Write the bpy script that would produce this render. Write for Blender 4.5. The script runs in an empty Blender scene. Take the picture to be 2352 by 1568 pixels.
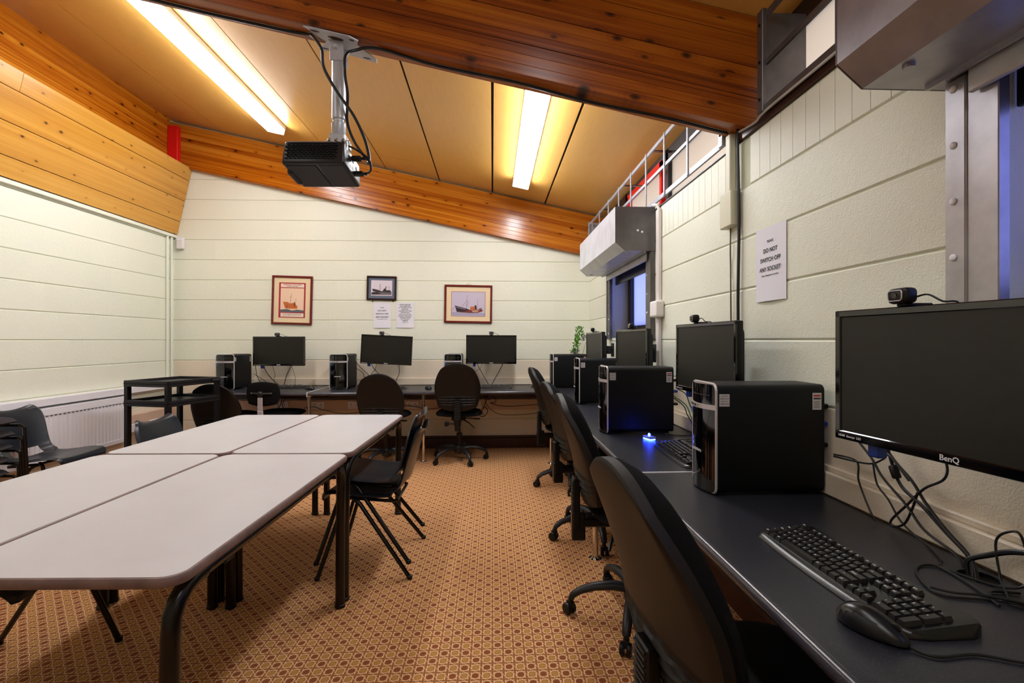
import bpy, bmesh, math, random
from mathutils import Vector, Matrix
random.seed(7)
PI = math.pi
S = bpy.context.scene
COL = S.collection

# ------------------------------------------------------------------ camera, world, exposure
cam_d = bpy.data.cameras.new('camera'); cam = bpy.data.objects.new('camera', cam_d); COL.objects.link(cam)
cam.location = (0, 0, 1.2275); cam.rotation_euler = (PI/2, 0, -math.atan(45/1120))
cam_d.sensor_width = 36; cam_d.lens = 36*1120/2352; cam_d.shift_y = -2.5/2352
cam_d.clip_start = 0.02
S.camera = cam
W = bpy.data.worlds.new('world'); S.world = W; W.use_nodes = True
bg = W.node_tree.nodes['Background']
bg.inputs[0].default_value = (0.76, 0.74, 0.86, 1); bg.inputs[1].default_value = 1.6
S.view_settings.view_transform = 'Standard'; S.view_settings.look = 'None'
S.view_settings.gamma = 1; S.view_settings.use_curve_mapping = False
S.view_settings.exposure = 1.12
LAMP_FAR, LAMP_NEAR = 16.0, 4.8

# ------------------------------------------------------------------ materials
def lin(h):
    h = h.lstrip('#'); r = []
    for i in (0, 2, 4):
        c = int(h[i:i+2], 16)/255
        r.append(c/12.92 if c <= 0.04045 else ((c+0.055)/1.055)**2.4)
    return (r[0], r[1], r[2], 1)
MATS = {}
class NT:
    def __init__(s, name):
        s.m = bpy.data.materials.new(name); s.m.use_nodes = True; s.t = s.m.node_tree
        s.b = s.t.nodes['Principled BSDF']; MATS[name] = s.m
    def n(s, typ, **k):
        x = s.t.nodes.new(typ)
        for a, v in k.items():
            if a == 'ins':
                for kk, vv in v.items(): s.put(x.inputs[kk], vv)
            else: setattr(x, a, v)
        return x
    def put(s, sock, v):
        if isinstance(v, bpy.types.NodeSocket): s.t.links.new(v, sock)
        else: sock.default_value = v
    def math(s, op, a, b=0.0, c=None):
        x = s.n('ShaderNodeMath', operation=op); s.put(x.inputs[0], a); s.put(x.inputs[1], b)
        if c is not None: s.put(x.inputs[2], c)
        return x.outputs[0]
    def mix(s, f, a, b, mode='MIX'):
        x = s.n('ShaderNodeMix', data_type='RGBA', blend_type=mode)
        s.put(x.inputs[0], f); s.put(x.inputs[6], a); s.put(x.inputs[7], b); return x.outputs[2]
    def coords(s, scale=(1, 1, 1), rot=(0, 0, 0)):
        tc = s.n('ShaderNodeTexCoord'); mp = s.n('ShaderNodeMapping')
        mp.inputs['Scale'].default_value = scale; mp.inputs['Rotation'].default_value = rot
        s.t.links.new(tc.outputs['Object'], mp.inputs['Vector']); return mp.outputs[0]
    def noise(s, vec, sc, det=3, rough=0.5):
        x = s.n('ShaderNodeTexNoise', ins={'Scale': sc, 'Detail': det, 'Roughness': rough}); s.t.links.new(vec, x.inputs['Vector']); return x.outputs['Fac']
    def ramp(s, f, stops):
        x = s.n('ShaderNodeValToRGB'); s.t.links.new(f, x.inputs[0]); e = x.color_ramp.elements
        while len(e) < len(stops): e.new(0.5)
        for i, (p, c) in enumerate(stops): e[i].position = p; e[i].color = c
        return x.outputs[0]
    def bump(s, h, st, dist=0.01):
        x = s.n('ShaderNodeBump', ins={'Strength': st, 'Distance': dist}); s.t.links.new(h, x.inputs['Height'])
        s.t.links.new(x.outputs[0], s.b.inputs['Normal'])
    def rnd(s): return s.n('ShaderNodeObjectInfo').outputs['Random']

def plain(name, h, rough=0.5, metal=0.0, spec=0.5, noise=0.0, nscale=60, bump=0.0, coat=0.0):
    m = NT(name); c = lin(h)
    m.b.inputs['Roughness'].default_value = rough; m.b.inputs['Metallic'].default_value = metal
    m.b.inputs['Specular IOR Level'].default_value = spec; m.b.inputs['Coat Weight'].default_value = coat
    m.b.inputs['Coat Roughness'].default_value = 0.05
    m.b.inputs['Base Color'].default_value = c
    if noise or bump:
        v = m.coords(); f = m.noise(v, nscale, 4, 0.6)
        if noise:
            d = tuple(x*(1-noise) for x in c[:3])+(1,); l = tuple(min(1, x*(1+noise)) for x in c[:3])+(1,)
            m.put(m.b.inputs['Base Color'], m.ramp(f, [(0.35, d), (0.65, l)]))
        if bump: m.bump(f, bump, 0.002)
    return m.m
def paint(name, h):
    m = NT(name); c = lin(h); v = m.coords()
    f = m.noise(v, 3, 2); g = m.math('MULTIPLY_ADD', m.rnd(), 0.03, 0.975)
    base = m.mix(m.math('MULTIPLY', f, 0.12), c, lin('#e8dfc6'))
    m.put(m.b.inputs['Base Color'], m.mix(1.0, base, m.n('ShaderNodeCombineColor', ins={0: g, 1: g, 2: g}).outputs[0], 'MULTIPLY'))
    m.b.inputs['Roughness'].default_value = 0.42
    n1 = m.noise(v, 170, 3, 0.6); n2 = m.noise(v, 45, 3)
    m.bump(m.math('ADD', n1, m.math('MULTIPLY', n2, 0.8)), 0.6, 0.0028); return m.m
PAINT = paint('wall_paint', '#ebecdb'); CREAM = paint('wall_paint_cream', '#ecdfcb')
MORTAR = plain('mortar_paint', '#c3c5a8', 0.7)
def wood(name, dark, mid, light, axis, tilt=0.0, knots=1.0, rough=0.28, gscale=1.0, kx=4.6, keep=0.45):
    m = NT(name)
    tc = m.n('ShaderNodeTexCoord'); mp = m.n('ShaderNodeMapping'); mp.inputs['Rotation'].default_value = (0, tilt, 0)
    m.t.links.new(tc.outputs['Object'], mp.inputs['Vector'])
    off = m.n('ShaderNodeCombineXYZ'); r = m.rnd()
    m.put(off.inputs[axis], m.math('MULTIPLY', r, 37.0)); m.put(off.inputs[2], m.math('MULTIPLY', r, 3.7))
    ad = m.n('ShaderNodeVectorMath', operation='ADD'); m.t.links.new(mp.outputs[0], ad.inputs[0]); m.t.links.new(off.outputs[0], ad.inputs[1])
    def sc(a, b):
        x = m.n('ShaderNodeVectorMath', operation='MULTIPLY'); m.t.links.new(ad.outputs[0], x.inputs[0])
        q = [b, b, b]; q[axis] = a; x.inputs[1].default_value = q; return x.outputs[0]
    sep = m.n('ShaderNodeSeparateXYZ'); m.t.links.new(ad.outputs[0], sep.inputs[0])
    cb = m.n('ShaderNodeCombineXYZ'); m.put(cb.inputs[0], m.math('MULTIPLY', sep.outputs[axis], kx)); m.put(cb.inputs[1], m.math('MULTIPLY', sep.outputs[2], kx*1.9))
    vo = m.n('ShaderNodeTexVoronoi', voronoi_dimensions='2D', feature='F1', ins={'Scale': 1.0, 'Randomness': 1.0}); m.t.links.new(cb.outputs[0], vo.inputs['Vector'])
    d = vo.outputs['Distance']; sc2 = m.n('ShaderNodeSeparateColor'); m.t.links.new(vo.outputs['Color'], sc2.inputs[0])
    d = m.math('ADD', d, m.math('MULTIPLY', m.math('LESS_THAN', sc2.outputs[0], keep), 1.0))
    d = m.math('ADD', d, m.math('MULTIPLY', sc2.outputs[1], 0.05))
    n1 = m.noise(sc(.6*gscale, 55*gscale), 1.0, 5, 0.6); n2 = m.noise(sc(.3, 12), 1.0, 3, 0.5); n3 = m.noise(sc(3, 330), 1.0, 2, 0.6)
    f = m.math('ADD', m.math('MULTIPLY_ADD', n1, 1.1, -0.05), m.math('MULTIPLY_ADD', n2, 0.9, -0.45))
    f = m.math('ADD', f, m.math('MULTIPLY_ADD', n3, 0.5, -0.25))
    f = m.math('ADD', f, m.math('MULTIPLY_ADD', r, 0.36, -0.18))
    near = m.ramp(d, [(0.08*knots, (1, 1, 1, 1)), (0.34*knots, (0, 0, 0, 1))])
    f = m.math('ADD', f, m.math('MULTIPLY', near, m.math('MULTIPLY_ADD', m.math('SINE', m.math('MULTIPLY', d, 60.0)), 0.07, -0.14)))
    c = m.ramp(f, [(0.18, lin(dark)), (0.50, lin(mid)), (0.82, lin(light))])
    kd = m.ramp(d, [(0.045*knots, (1, 1, 1, 1)), (0.085*knots, (0.55, 0.55, 0.55, 1)), (0.14*knots, (0, 0, 0, 1))])
    col = m.mix(kd, c, lin('#2c1005'))
    m.put(m.b.inputs['Base Color'], col); m.b.inputs['Roughness'].default_value = rough
    m.bump(f, 0.10, 0.001); return m.m
TILT = math.atan(0.21)
BEAMX = wood('beam_wood_cross', '#8a3c06', '#b8640f', '#d08424', 0, -TILT, 1.0, 0.2)
BEAMD = wood('beam_wood_dark', '#6c2b08', '#9c4d0e', '#b96b1a', 0, -TILT, 1.0, 0.30, 1.0, 3.6, 0.3)
BEAMY = wood('beam_wood_long', '#8a3c06', '#bb670f', '#d68a26', 1, 0.0, 1.0, 0.22)
CLAD = wood('cladding_wood', '#b97c26', '#ca8f35', '#d8a148', 1, 0.0, 0.55, 0.28, 0.4, 3.2, 0.25)
PLY = NT('ceiling_ply'); v_ = PLY.coords((14, 2.2, 14))
PLY.put(PLY.b.inputs['Base Color'], PLY.mix(PLY.noise(v_, 3.0, 5, 0.65), lin('#d39c48'), lin('#e3b060')))
PLY.b.inputs['Roughness'].default_value = 0.33; PLY = PLY.m
DARKGAP = plain('dark_gap', '#1a1512', 0.9)
BROWN = plain('dark_brown_timber', '#3a1a10', 0.35, noise=0.2, nscale=30)
# carpet: cane-weave print
C = NT('carpet'); v = C.coords()
sx = C.n('ShaderNodeSeparateXYZ'); C.t.links.new(v, sx.inputs[0])
U = C.math('DIVIDE', sx.outputs[0], 0.0418); V = C.math('DIVIDE', sx.outputs[1], 0.0442)
def cell(a): return C.math('SUBTRACT', C.math('FRACT', C.math('ADD', a, 200.0)), 0.5)
u, w = cell(U), cell(V); au, aw = C.math('ABSOLUTE', u), C.math('ABSOLUTE', w)
chk = C.math('MODULO', C.math('ADD', C.math('FLOOR', C.math('ADD', U, 200.0)), C.math('FLOOR', C.math('ADD', V, 200.0))), 2.0)
mx = C.math('MAXIMUM', au, aw); dg = C.math('ADD', au, aw)
med = C.math('LESS_THAN', C.math('MAXIMUM', mx, C.math('MULTIPLY', dg, 0.74)), 0.27)
def band(x, lo, hi): return C.math('MULTIPLY', C.math('GREATER_THAN', x, lo), C.math('LESS_THAN', x, hi))
dd = C.math('ADD', u, w); de = C.math('SUBTRACT', u, w)
frame_v = C.math('MULTIPLY', band(au, 0.315, 0.40), band(C.math('MULTIPLY', w, C.math('SIGN', u)), -0.42, 0.22))
frame_h = C.math('MULTIPLY', band(aw, 0.315, 0.40), band(C.math('MULTIPLY', u, C.math('SIGN', w)), -0.22, 0.42))
diag = C.math('MULTIPLY', band(dg, 0.45, 0.57), C.math('LESS_THAN', C.math('MULTIPLY', u, w), 0.0))
diag = C.math('MULTIPLY', diag, C.math('LESS_THAN', C.math('ABSOLUTE', C.math('SUBTRACT', au, aw)), 0.2))
dg2 = C.math('MULTIPLY', band(dg, 0.50, 0.58), C.math('GREATER_THAN', C.math('MULTIPLY', u, w), 0.0))
line = C.math('MINIMUM', C.math('ADD', C.math('ADD', frame_v, frame_h), C.math('ADD', diag, dg2)), 1.0)
pile = C.noise(v, 380, 2, 0.7); big = C.noise(v, 1.4, 3)
ground = C.mix(pile, lin('#8f5832'), lin('#a86f43'))
c1 = C.mix(chk, lin('#8c5030'), lin('#bc8a48'))
col = C.mix(med, ground, c1); col = C.mix(line, col, lin('#eec396'))
g = C.math('MULTIPLY_ADD', pile, 0.35, C.math('MULTIPLY_ADD', big, 0.15, 0.78))
col = C.mix(1.0, col, C.n('ShaderNodeCombineColor', ins={0: g, 1: g, 2: g}).outputs[0], 'MULTIPLY')
C.put(C.b.inputs['Base Color'], col); C.b.inputs['Roughness'].default_value = 0.95; C.b.inputs['Specular IOR Level'].default_value = 0.15
C.bump(pile, 0.4, 0.002); CARPET = C.m

TOPGREY = plain('table_laminate', '#c9c7cc', 0.32, noise=0.03, nscale=4)
LIP = plain('table_lipping', '#7c6560', 0.45, noise=0.25, nscale=12)
BLACKMETAL = plain('black_steel', '#17120f', 0.25, 0.3)
DESK = NT('desk_laminate'); v = DESK.coords(); f = DESK.noise(v, 420, 2, 0.7)
DESK.put(DESK.b.inputs['Base Color'], DESK.ramp(f, [(0.42, lin('#1c1d24')), (0.6, lin('#282932')), (0.72, lin('#4b4c57'))]))
DESK.b.inputs['Roughness'].default_value = 0.36; DESK = DESK.m
DESKEDGE = plain('desk_edge', '#45434c', 0.22, noise=0.2, nscale=300)
CHROME = plain('chrome', '#d9d6d4', 0.12, 1.0)
STEEL = plain('galvanised_steel', '#a7a5aa', 0.36, 0.85, noise=0.12, nscale=9)
STEELW = plain('painted_steel', '#c3c5cc', 0.34, 0.25, noise=0.1, nscale=8)
GREYM = plain('grey_steel_dark', '#6d6a6b', 0.38, 0.75, noise=0.15, nscale=7)
WHITEP = plain('white_enamel', '#ebe8ee', 0.3)
PIPEW = plain('white_trunking', '#e6dfdc', 0.4)
BOXP = plain('cream_box_plastic', '#d9d6bd', 0.45)
PLASTIC = plain('black_plastic', '#0b0a0b', 0.4, spec=0.35)
PLASTIC2 = plain('charcoal_plastic', '#1a191c', 0.42, spec=0.4, bump=0.15, nscale=500)
SHELLP = plain('chair_shell_plastic', '#1c2028', 0.3, bump=0.1, nscale=300)
GLOSS = plain('gloss_black', '#050507', 0.06, coat=0.5)
CASE = plain('tower_case', '#040508', 0.5, spec=0.28, bump=0.1, nscale=700)
SILVER = plain('silver_plastic', '#cfc8cc', 0.3, 0.3)
SCREEN = plain('screen', '#14140f', 0.42, spec=0.45)
FABRIC = plain('black_fabric', '#141213', 0.95, spec=0.1, noise=0.35, nscale=420, bump=0.4)
FABRICG = plain('charcoal_fabric', '#3b3739', 0.95, spec=0.1, noise=0.45, nscale=260, bump=0.5)
BACKP = plain('backrest_plastic', '#161312', 0.48, spec=0.3, bump=0.2, nscale=500)
CABLE = plain('cable_black', '#101014', 0.4)
CABLEG = plain('cable_green', '#1f7a2e', 0.4); CABLEW = plain('cable_grey', '#b9b6b0', 0.5); CABLEB = plain('cable_brown', '#6b5a50', 0.5)
PAPER = plain('paper', '#e9e6ef', 0.7); INK = plain('ink', '#26242c', 0.8); INKW = plain('white_print', '#e8e6ea', 0.6)
REDP = plain('red_gloss_paint', '#e01010', 0.3)
STICK = plain('sticker', '#c9c3c2', 0.6); STICKR = plain('sticker_red', '#b5332c', 0.6); BLUEP = plain('blue_plastic', '#123a9c', 0.4)
STICKB = plain('sticker_blue', '#3f6fb4', 0.4)
def emis(name, c, st):
    m = NT(name); m.b.inputs['Base Color'].default_value = c
    m.b.inputs['Emission Color'].default_value = c; m.b.inputs['Emission Strength'].default_value = st; return m.m
LAMP = emis('lamp_diffuser', (0.90, 0.955, 1.0, 1), LAMP_FAR); LAMPN = emis('lamp_diffuser_near', (0.90, 0.955, 1.0, 1), LAMP_NEAR)
BLUEL = emis('blue_light', (0.02, 0.06, 1.0, 1), 22.0)
G = NT('frosted_glass'); tr = G.n('ShaderNodeBsdfTranslucent'); tr.inputs[0].default_value = lin('#d4cdbf')
gl = G.n('ShaderNodeBsdfGlossy'); gl.inputs['Roughness'].default_value = 0.15
ms = G.n('ShaderNodeMixShader'); ms.inputs[0].default_value = 0.12
G.t.links.new(tr.outputs[0], ms.inputs[1]); G.t.links.new(gl.outputs[0], ms.inputs[2])
G.t.links.new(ms.outputs[0], G.t.nodes['Material Output'].inputs[0]); GLASS = G.m
GLASSB = GLASS.copy(); GLASSB.name = 'bluish_frosted_glass'
for n_ in GLASSB.node_tree.nodes:
    if n_.type == 'BSDF_TRANSLUCENT': n_.inputs[0].default_value = lin('#bcc4f2')

# ------------------------------------------------------------------ mesh helpers
def Mx(loc=(0, 0, 0), rot=(0, 0, 0)):
    from mathutils import Euler
    return Matrix.Translation(loc) @ Euler(rot).to_matrix().to_4x4()
class B:
    def __init__(s): s.bm = bmesh.new()
    def box(s, x0, x1, y0, y1, z0, z1, bev=0.0, seg=1, mat=None):
        t = bmesh.new(); bmesh.ops.create_cube(t, size=1.0)
        for v in t.verts:
            v.co = Vector((x0+(v.co.x+.5)*(x1-x0), y0+(v.co.y+.5)*(y1-y0), z0+(v.co.z+.5)*(z1-z0)))
        if bev: bmesh.ops.bevel(t, geom=list(t.edges), offset=bev, segments=seg, profile=0.5, affect='EDGES')
        return s.add(t, mat)
    def add(s, t, mat=None):
        if mat is not None: bmesh.ops.transform(t, matrix=mat, verts=list(t.verts))
        me = bpy.data.meshes.new('tmp'); t.to_mesh(me); t.free(); s.bm.from_mesh(me); bpy.data.meshes.remove(me); return s
    def quad(s, vs):
        s.bm.faces.new([s.bm.verts.new(v) for v in vs]); return s
    def prism(s, pts, z0, z1, bev=0.0, mat=None, seg=1):     # pts (x,y) counter-clockwise, extruded in z
        t = bmesh.new(); a = [t.verts.new((p[0], p[1], z0)) for p in pts]; b = [t.verts.new((p[0], p[1], z1)) for p in pts]
        t.faces.new(a[::-1]); t.faces.new(b); n = len(pts)
        for i in range(n): t.faces.new((a[i], a[(i+1) % n], b[(i+1) % n], b[i]))
        if bev:
            es = [e for e in t.edges if abs(e.verts[0].co.z-e.verts[1].co.z) < 1e-6]
            bmesh.ops.bevel(t, geom=es, offset=bev, segments=seg, profile=0.5, affect='EDGES')
        return s.add(t, mat)
    def tube(s, pts, r, n=10, cap=True, smooth=0, sx=1.0, sy=1.0):
        P = [Vector(p) for p in pts]
        if smooth:
            Q = []
            for i in range(len(P)-1):
                p0, p1, p2, p3 = P[max(i-1, 0)], P[i], P[i+1], P[min(i+2, len(P)-1)]
                for k in range(smooth):
                    t = k/smooth; t2 = t*t; t3 = t2*t
                    Q.append(0.5*((2*p1)+(p2-p0)*t+(2*p0-5*p1+4*p2-p3)*t2+(3*p1-p0-3*p2+p3)*t3))
            Q.append(P[-1]); P = Q
        rings = []; up = None
        for i, p in enumerate(P):
            d = (P[min(i+1, len(P)-1)]-P[max(i-1, 0)])
            if d.length < 1e-9: d = Vector((0, 0, 1))
            d.normalize()
            if up is None:
                up = Vector((0, 0, 1)) if abs(d.z) < 0.9 else Vector((0, 1, 0))
            a = d.cross(up)
            if a.length < 1e-6: a = d.orthogonal()
            a.normalize(); b = a.cross(d).normalized(); up = b
            rr = r[i] if isinstance(r, (list, tuple)) and not smooth else (r if not isinstance(r, (list, tuple)) else r[0])
            rings.append([s.bm.verts.new(p+a*math.cos(2*PI*k/n)*rr*sx+b*math.sin(2*PI*k/n)*rr*sy) for k in range(n)])
        for i in range(len(rings)-1):
            for k in range(n): s.bm.faces.new((rings[i][k], rings[i][(k+1) % n], rings[i+1][(k+1) % n], rings[i+1][k]))
        if cap: s.bm.faces.new(rings[0][::-1]); s.bm.faces.new(rings[-1])
        return s
    def lathe(s, prof, n=20, mat=None):       # profile (r,z)
        t = bmesh.new(); R = []
        for r, z in prof:
            R.append([t.verts.new((max(r, 1e-5)*math.cos(2*PI*k/n), max(r, 1e-5)*math.sin(2*PI*k/n), z)) for k in range(n)])
        for i in range(len(R)-1):
            for k in range(n): t.faces.new((R[i][k], R[i][(k+1) % n], R[i+1][(k+1) % n], R[i+1][k]))
        t.faces.new(R[0][::-1]); t.faces.new(R[-1])
        return s.add(t, mat)
    def sheet(s, fn, nu, nv, th=None, hole=None, mat=None):      # fn(u,v)->Vector ; th offset thickness function
        t = bmesh.new()
        A = [[t.verts.new(fn(i/nu, j/nv)) for j in range(nv+1)] for i in range(nu+1)]
        for i in range(nu):
            for j in range(nv):
                if hole and hole(i, j): continue
                t.faces.new((A[i][j], A[i+1][j], A[i+1][j+1], A[i][j+1]))
        if th:
            bmesh.ops.recalc_face_normals(t, faces=list(t.faces))
            bmesh.ops.solidify(t, geom=list(t.faces), thickness=th)
        return s.add(t, mat)
    def xf(s, m): bmesh.ops.transform(s.bm, matrix=m, verts=list(s.bm.verts)); return s
def obj(name, b, mat, parent=None, smooth=False, kind=None, label=None, recalc=True):
    me = bpy.data.meshes.new(name)
    if recalc: bmesh.ops.recalc_face_normals(b.bm, faces=list(b.bm.faces))
    b.bm.to_mesh(me); b.bm.free()
    me.materials.append(mat)
    if smooth:
        me.shade_smooth(); me.set_sharp_from_angle(angle=math.radians(38))
    o = bpy.data.objects.new(name, me); COL.objects.link(o)
    if parent: o.parent = parent
    if kind: o['kind'] = kind
    if label: o['label'] = label
    return o
def inst(name, me, parent=None, loc=(0, 0, 0), rot=(0, 0, 0)):
    o = bpy.data.objects.new(name, me); COL.objects.link(o); o.location = loc; o.rotation_euler = rot
    if parent: o.parent = parent
    return o
def thing(name, label, cat, loc=(0, 0, 0), rot=(0, 0, 0), group=None):
    o = bpy.data.objects.new(name, None); COL.objects.link(o); o.empty_display_size = 0.1
    o.location = loc; o.rotation_euler = rot if isinstance(rot, (tuple, list)) else (0, 0, rot)
    o['label'] = label; o['category'] = cat
    if group: o['group'] = group
    return o
def tag(o, label, cat, group=None):
    o['label'] = label; o['category'] = cat
    if group: o['group'] = group
    return o
def kids(o): return [c for c in ALLC.get(o.name, [])]
def dup(root, loc, rot, label, group=None):
    r = root.copy(); COL.objects.link(r); r.location = loc; r.rotation_euler = rot if isinstance(rot, (tuple, list)) else (0, 0, rot)
    r['label'] = label
    if group: r['group'] = group
    def rec(a, b):
        for ch in list(a.children):
            c = ch.copy(); COL.objects.link(c); c.parent = b; rec(ch, c)
    rec(root, r); return r
def text(name, body, size, mat, loc, rot, parent=None, align='CENTER', ex=0.0004, xs=1.0, label=None):
    cu = bpy.data.curves.new(name, 'FONT'); cu.body = body; cu.size = size; cu.align_x = align; cu.extrude = ex; cu.offset = size*.014; cu.resolution_u = 3
    o = bpy.data.objects.new(name, cu)
    me = bpy.data.meshes.new_from_object(o); bpy.data.objects.remove(o); bpy.data.curves.remove(cu)
    me.name = name; me.materials.clear(); me.materials.append(mat)
    for p_ in me.polygons: p_.material_index = 0
    o = bpy.data.objects.new(name, me); COL.objects.link(o)
    o.location = loc; o.rotation_euler = rot; o.scale = (xs, 1, 1)
    if parent: o.parent = parent
    if label: o['label'] = label
    return o
def rounded(w, h, r, n=6, x0=0, y0=0):
    p = []
    for cx, cy, a0 in ((w-r, h-r, 0), (r, h-r, 90), (r, r, 180), (w-r, r, 270)):
        for k in range(n+1):
            a = math.radians(a0+90*k/n); p.append((x0+cx+r*math.cos(a), y0+cy+r*math.sin(a)))
    return p

# ------------------------------------------------------------------ the room
XL, XR, YB, YF = -3.56, 1.12, 5.6, -2.2
def ceilz(x): return 2.68+0.211*(1.12-x)
def beamz(x): return 2.190+0.21*(1.12-x)     # underside of the back beam
fl = obj('floor', B().box(XL-.15, XR+.3, YF-.15, YB+.15, -0.06, 0.0), CARPET, kind='structure')

def blockmesh(L, H, cache={}):
    k = (round(L, 4), round(H, 4))
    if k not in cache:
        b = bmesh.new(); g = 0.0028; gv = 0.0; c = 0.004; d = 0.012
        xs = (gv, L-gv); zs = (g, H-g)
        base = [b.verts.new((x, 0, z)) for x, z in ((xs[0], zs[0]), (xs[1], zs[0]), (xs[1], zs[1]), (xs[0], zs[1]))]
        fr = [b.verts.new((x, -d, z)) for x, z in ((xs[0], zs[0]+c), (xs[1], zs[0]+c), (xs[1], zs[1]-c), (xs[0], zs[1]-c))]
        mid = [b.verts.new((x, -d+0.003, z)) for x, z in ((xs[0], zs[0]), (xs[1], zs[0]), (xs[1], zs[1]), (xs[0], zs[1]))]
        b.faces.new(fr)
        for i in range(4):
            j = (i+1) % 4; b.faces.new((mid[i], mid[j], fr[j], fr[i])); b.faces.new((base[i], base[j], mid[j], mid[i]))
        bmesh.ops.recalc_face_normals(b, faces=list(b.faces))
        me = bpy.data.meshes.new('block'); b.to_mesh(me); b.free(); me.materials.append(PAINT); cache[k] = me
    return cache[k]
def blockmesh_c(L, H, cache={}):
    k = (round(L, 4), round(H, 4))
    if k not in cache:
        me = blockmesh(L, H).copy(); me.materials.clear(); me.materials.append(CREAM); cache[k] = me
    return cache[k]
def subtract(r, holes):
    out = [r]
    for h in holes:
        nxt = []
        for (a0, a1, b0, b1) in out:
            if h[0] >= a1 or h[1] <= a0 or h[2] >= b1 or h[3] <= b0: nxt.append((a0, a1, b0, b1)); continue
            if h[0] > a0: nxt.append((a0, h[0], b0, b1))
            if h[1] < a1: nxt.append((h[1], a1, b0, b1))
            m0, m1 = max(a0, h[0]), min(a1, h[1])
            if h[2] > b0: nxt.append((m0, m1, b0, h[2]))
            if h[3] < b1: nxt.append((m0, m1, h[3], b1))
        out = nxt
    return [q for q in out if q[1]-q[0] > 0.012 and q[3]-q[2] > 0.015]
ZJ = [0.0]+[0.105+0.225*k for k in range(20)]
def blocks(parent, a0, a1, ztop, place, holes=(), cream=1.01):
    """running-bond blocks from a0 to a1 along the wall; place(a,z)->loc,rot"""
    for r in range(len(ZJ)-1):
        z0, z1 = ZJ[r], ZJ[r+1]; off = 0.225 if r % 2 else 0.0
        a = a0-off
        while a < a1-0.02:
            e = a+0.45; lo, hi = max(a, a0), min(e, a1); a = e
            if hi-lo < 0.02: continue
            t = min(z1, ztop(lo), ztop(hi))
            if t-z0 < 0.02: continue
            for q in subtract((lo, hi, z0, t), holes):
                me = (blockmesh_c if q[3] < cream else blockmesh)(q[1]-q[0], q[3]-q[2])
                loc, rot = place(q[0], q[1], q[2]); inst('block', me, parent, loc, rot)
D = 0.012
# back wall
wb = obj('wall_back', B().box(XL-.15, XR+.3, YB+D-0.008, YB+.15, 0, 3.75), MORTAR, kind='structure')
blocks(wb, XL, XR, lambda x: beamz(x)+0.38, lambda a, b, z: ((a, YB+D, z), (0, 0, 0)))
# left wall (faces +X)
wl = obj('wall_left', B().box(XL-.15, XL-D+0.008, YF, YB, 0, 3.75), MORTAR, kind='structure')
blocks(wl, 1.1, YB, lambda x: 2.47, lambda a, b, z: ((XL-D, a, z), (0, 0, PI/2)), cream=0.7)
# right wall (faces -X): openings for two lower windows, open strip above for the clerestory
HOL = [(3.43, 4.62, 1.25, 1.90), (-0.15, 1.05, 1.25, 1.90)]
b = B()
for q in subtract((YF, YB, 0, 2.12), HOL): b.box(XR+D-0.008, XR+.3, q[0], q[1], q[2], q[3])
wr = obj('wall_right', b, MORTAR, kind='structure')
blocks(wr, 0.75, YB, lambda y: 1.905, lambda a, b, z: ((XR+D, b, z), (0, 0, -PI/2)), HOL)
for k in range(76):
    y0 = -0.1+0.075*k
    if y0 < 2.05 or y0 > 2.13: inst('brick', blockmesh(0.0722, 0.215), wr, (XR+D, y0+0.075, 1.905), (0, 0, -PI/2))
# reveals of the far lower window, painted blocks
b = B().box(XR+.002, XR+.28, 4.60, 4.625, 1.25, 1.90).box(XR+.002, XR+.28, 3.425, 3.45, 1.25, 1.9).box(XR-.004, XR+.28, 3.43, 4.62, 1.225, 1.25)
b.box(XR-.004, XR+.28, -.15, 1.05, 1.225, 1.25).box(XR+.002, XR+.28, 1.035, 1.052, 1.25, 1.90)
obj('window_reveal', b, PAINT, wr)
wf = obj('wall_front', B().box(XL-.15, XR+.3, YF-.15, YF, 0, 3.75), PAINT, kind='structure')

# ceiling: dark backing with ply panels 0.6 m wide
b = B(); x0, x1 = XL-.15, 1.55
b.bm.faces.new([b.bm.verts.new(p) for p in ((x0, YF, ceilz(x0)+.02), (x1, YF, ceilz(x1)+.02), (x1, YB, ceilz(x1)+.02), (x0, YB, ceilz(x0)+.02))])
r = bmesh.ops.extrude_face_region(b.bm, geom=list(b.bm.faces)); bmesh.ops.translate(b.bm, verts=[e for e in r['geom'] if isinstance(e, bmesh.types.BMVert)], vec=(0, 0, .08))
ce = obj('ceiling', b, DARKGAP, kind='structure')
edges = [XL-.1, -3.0, -2.4, -1.8, -1.2, -0.6, 0.0, 0.6, 1.2, 1.5]
gaps = {0.6: .009, 0.0: .009, -0.6: .007, -1.2: .005, -1.8: .0035, -2.4: .0025, -3.0: .003}
for i in range(len(edges)-1):
    a, c = edges[i], edges[i+1]; a += gaps.get(edges[i], .002); c -= gaps.get(edges[i+1], .002)
    for y0, y1 in ((YF, 1.0), (1.003, 2.2), (2.203, 5.128), (5.131, YB)):
        t = B(); t.prism([(a, ceilz(a)), (a, ceilz(a)+.018), (c, ceilz(c)+.018), (c, ceilz(c))][::-1], y0, y1, mat=Matrix(((1, 0, 0, 0), (0, 0, 1, 0), (0, 1, 0, 0), (0, 0, 0, 1))))
        obj('panel', t, PLY, ce)

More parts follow.
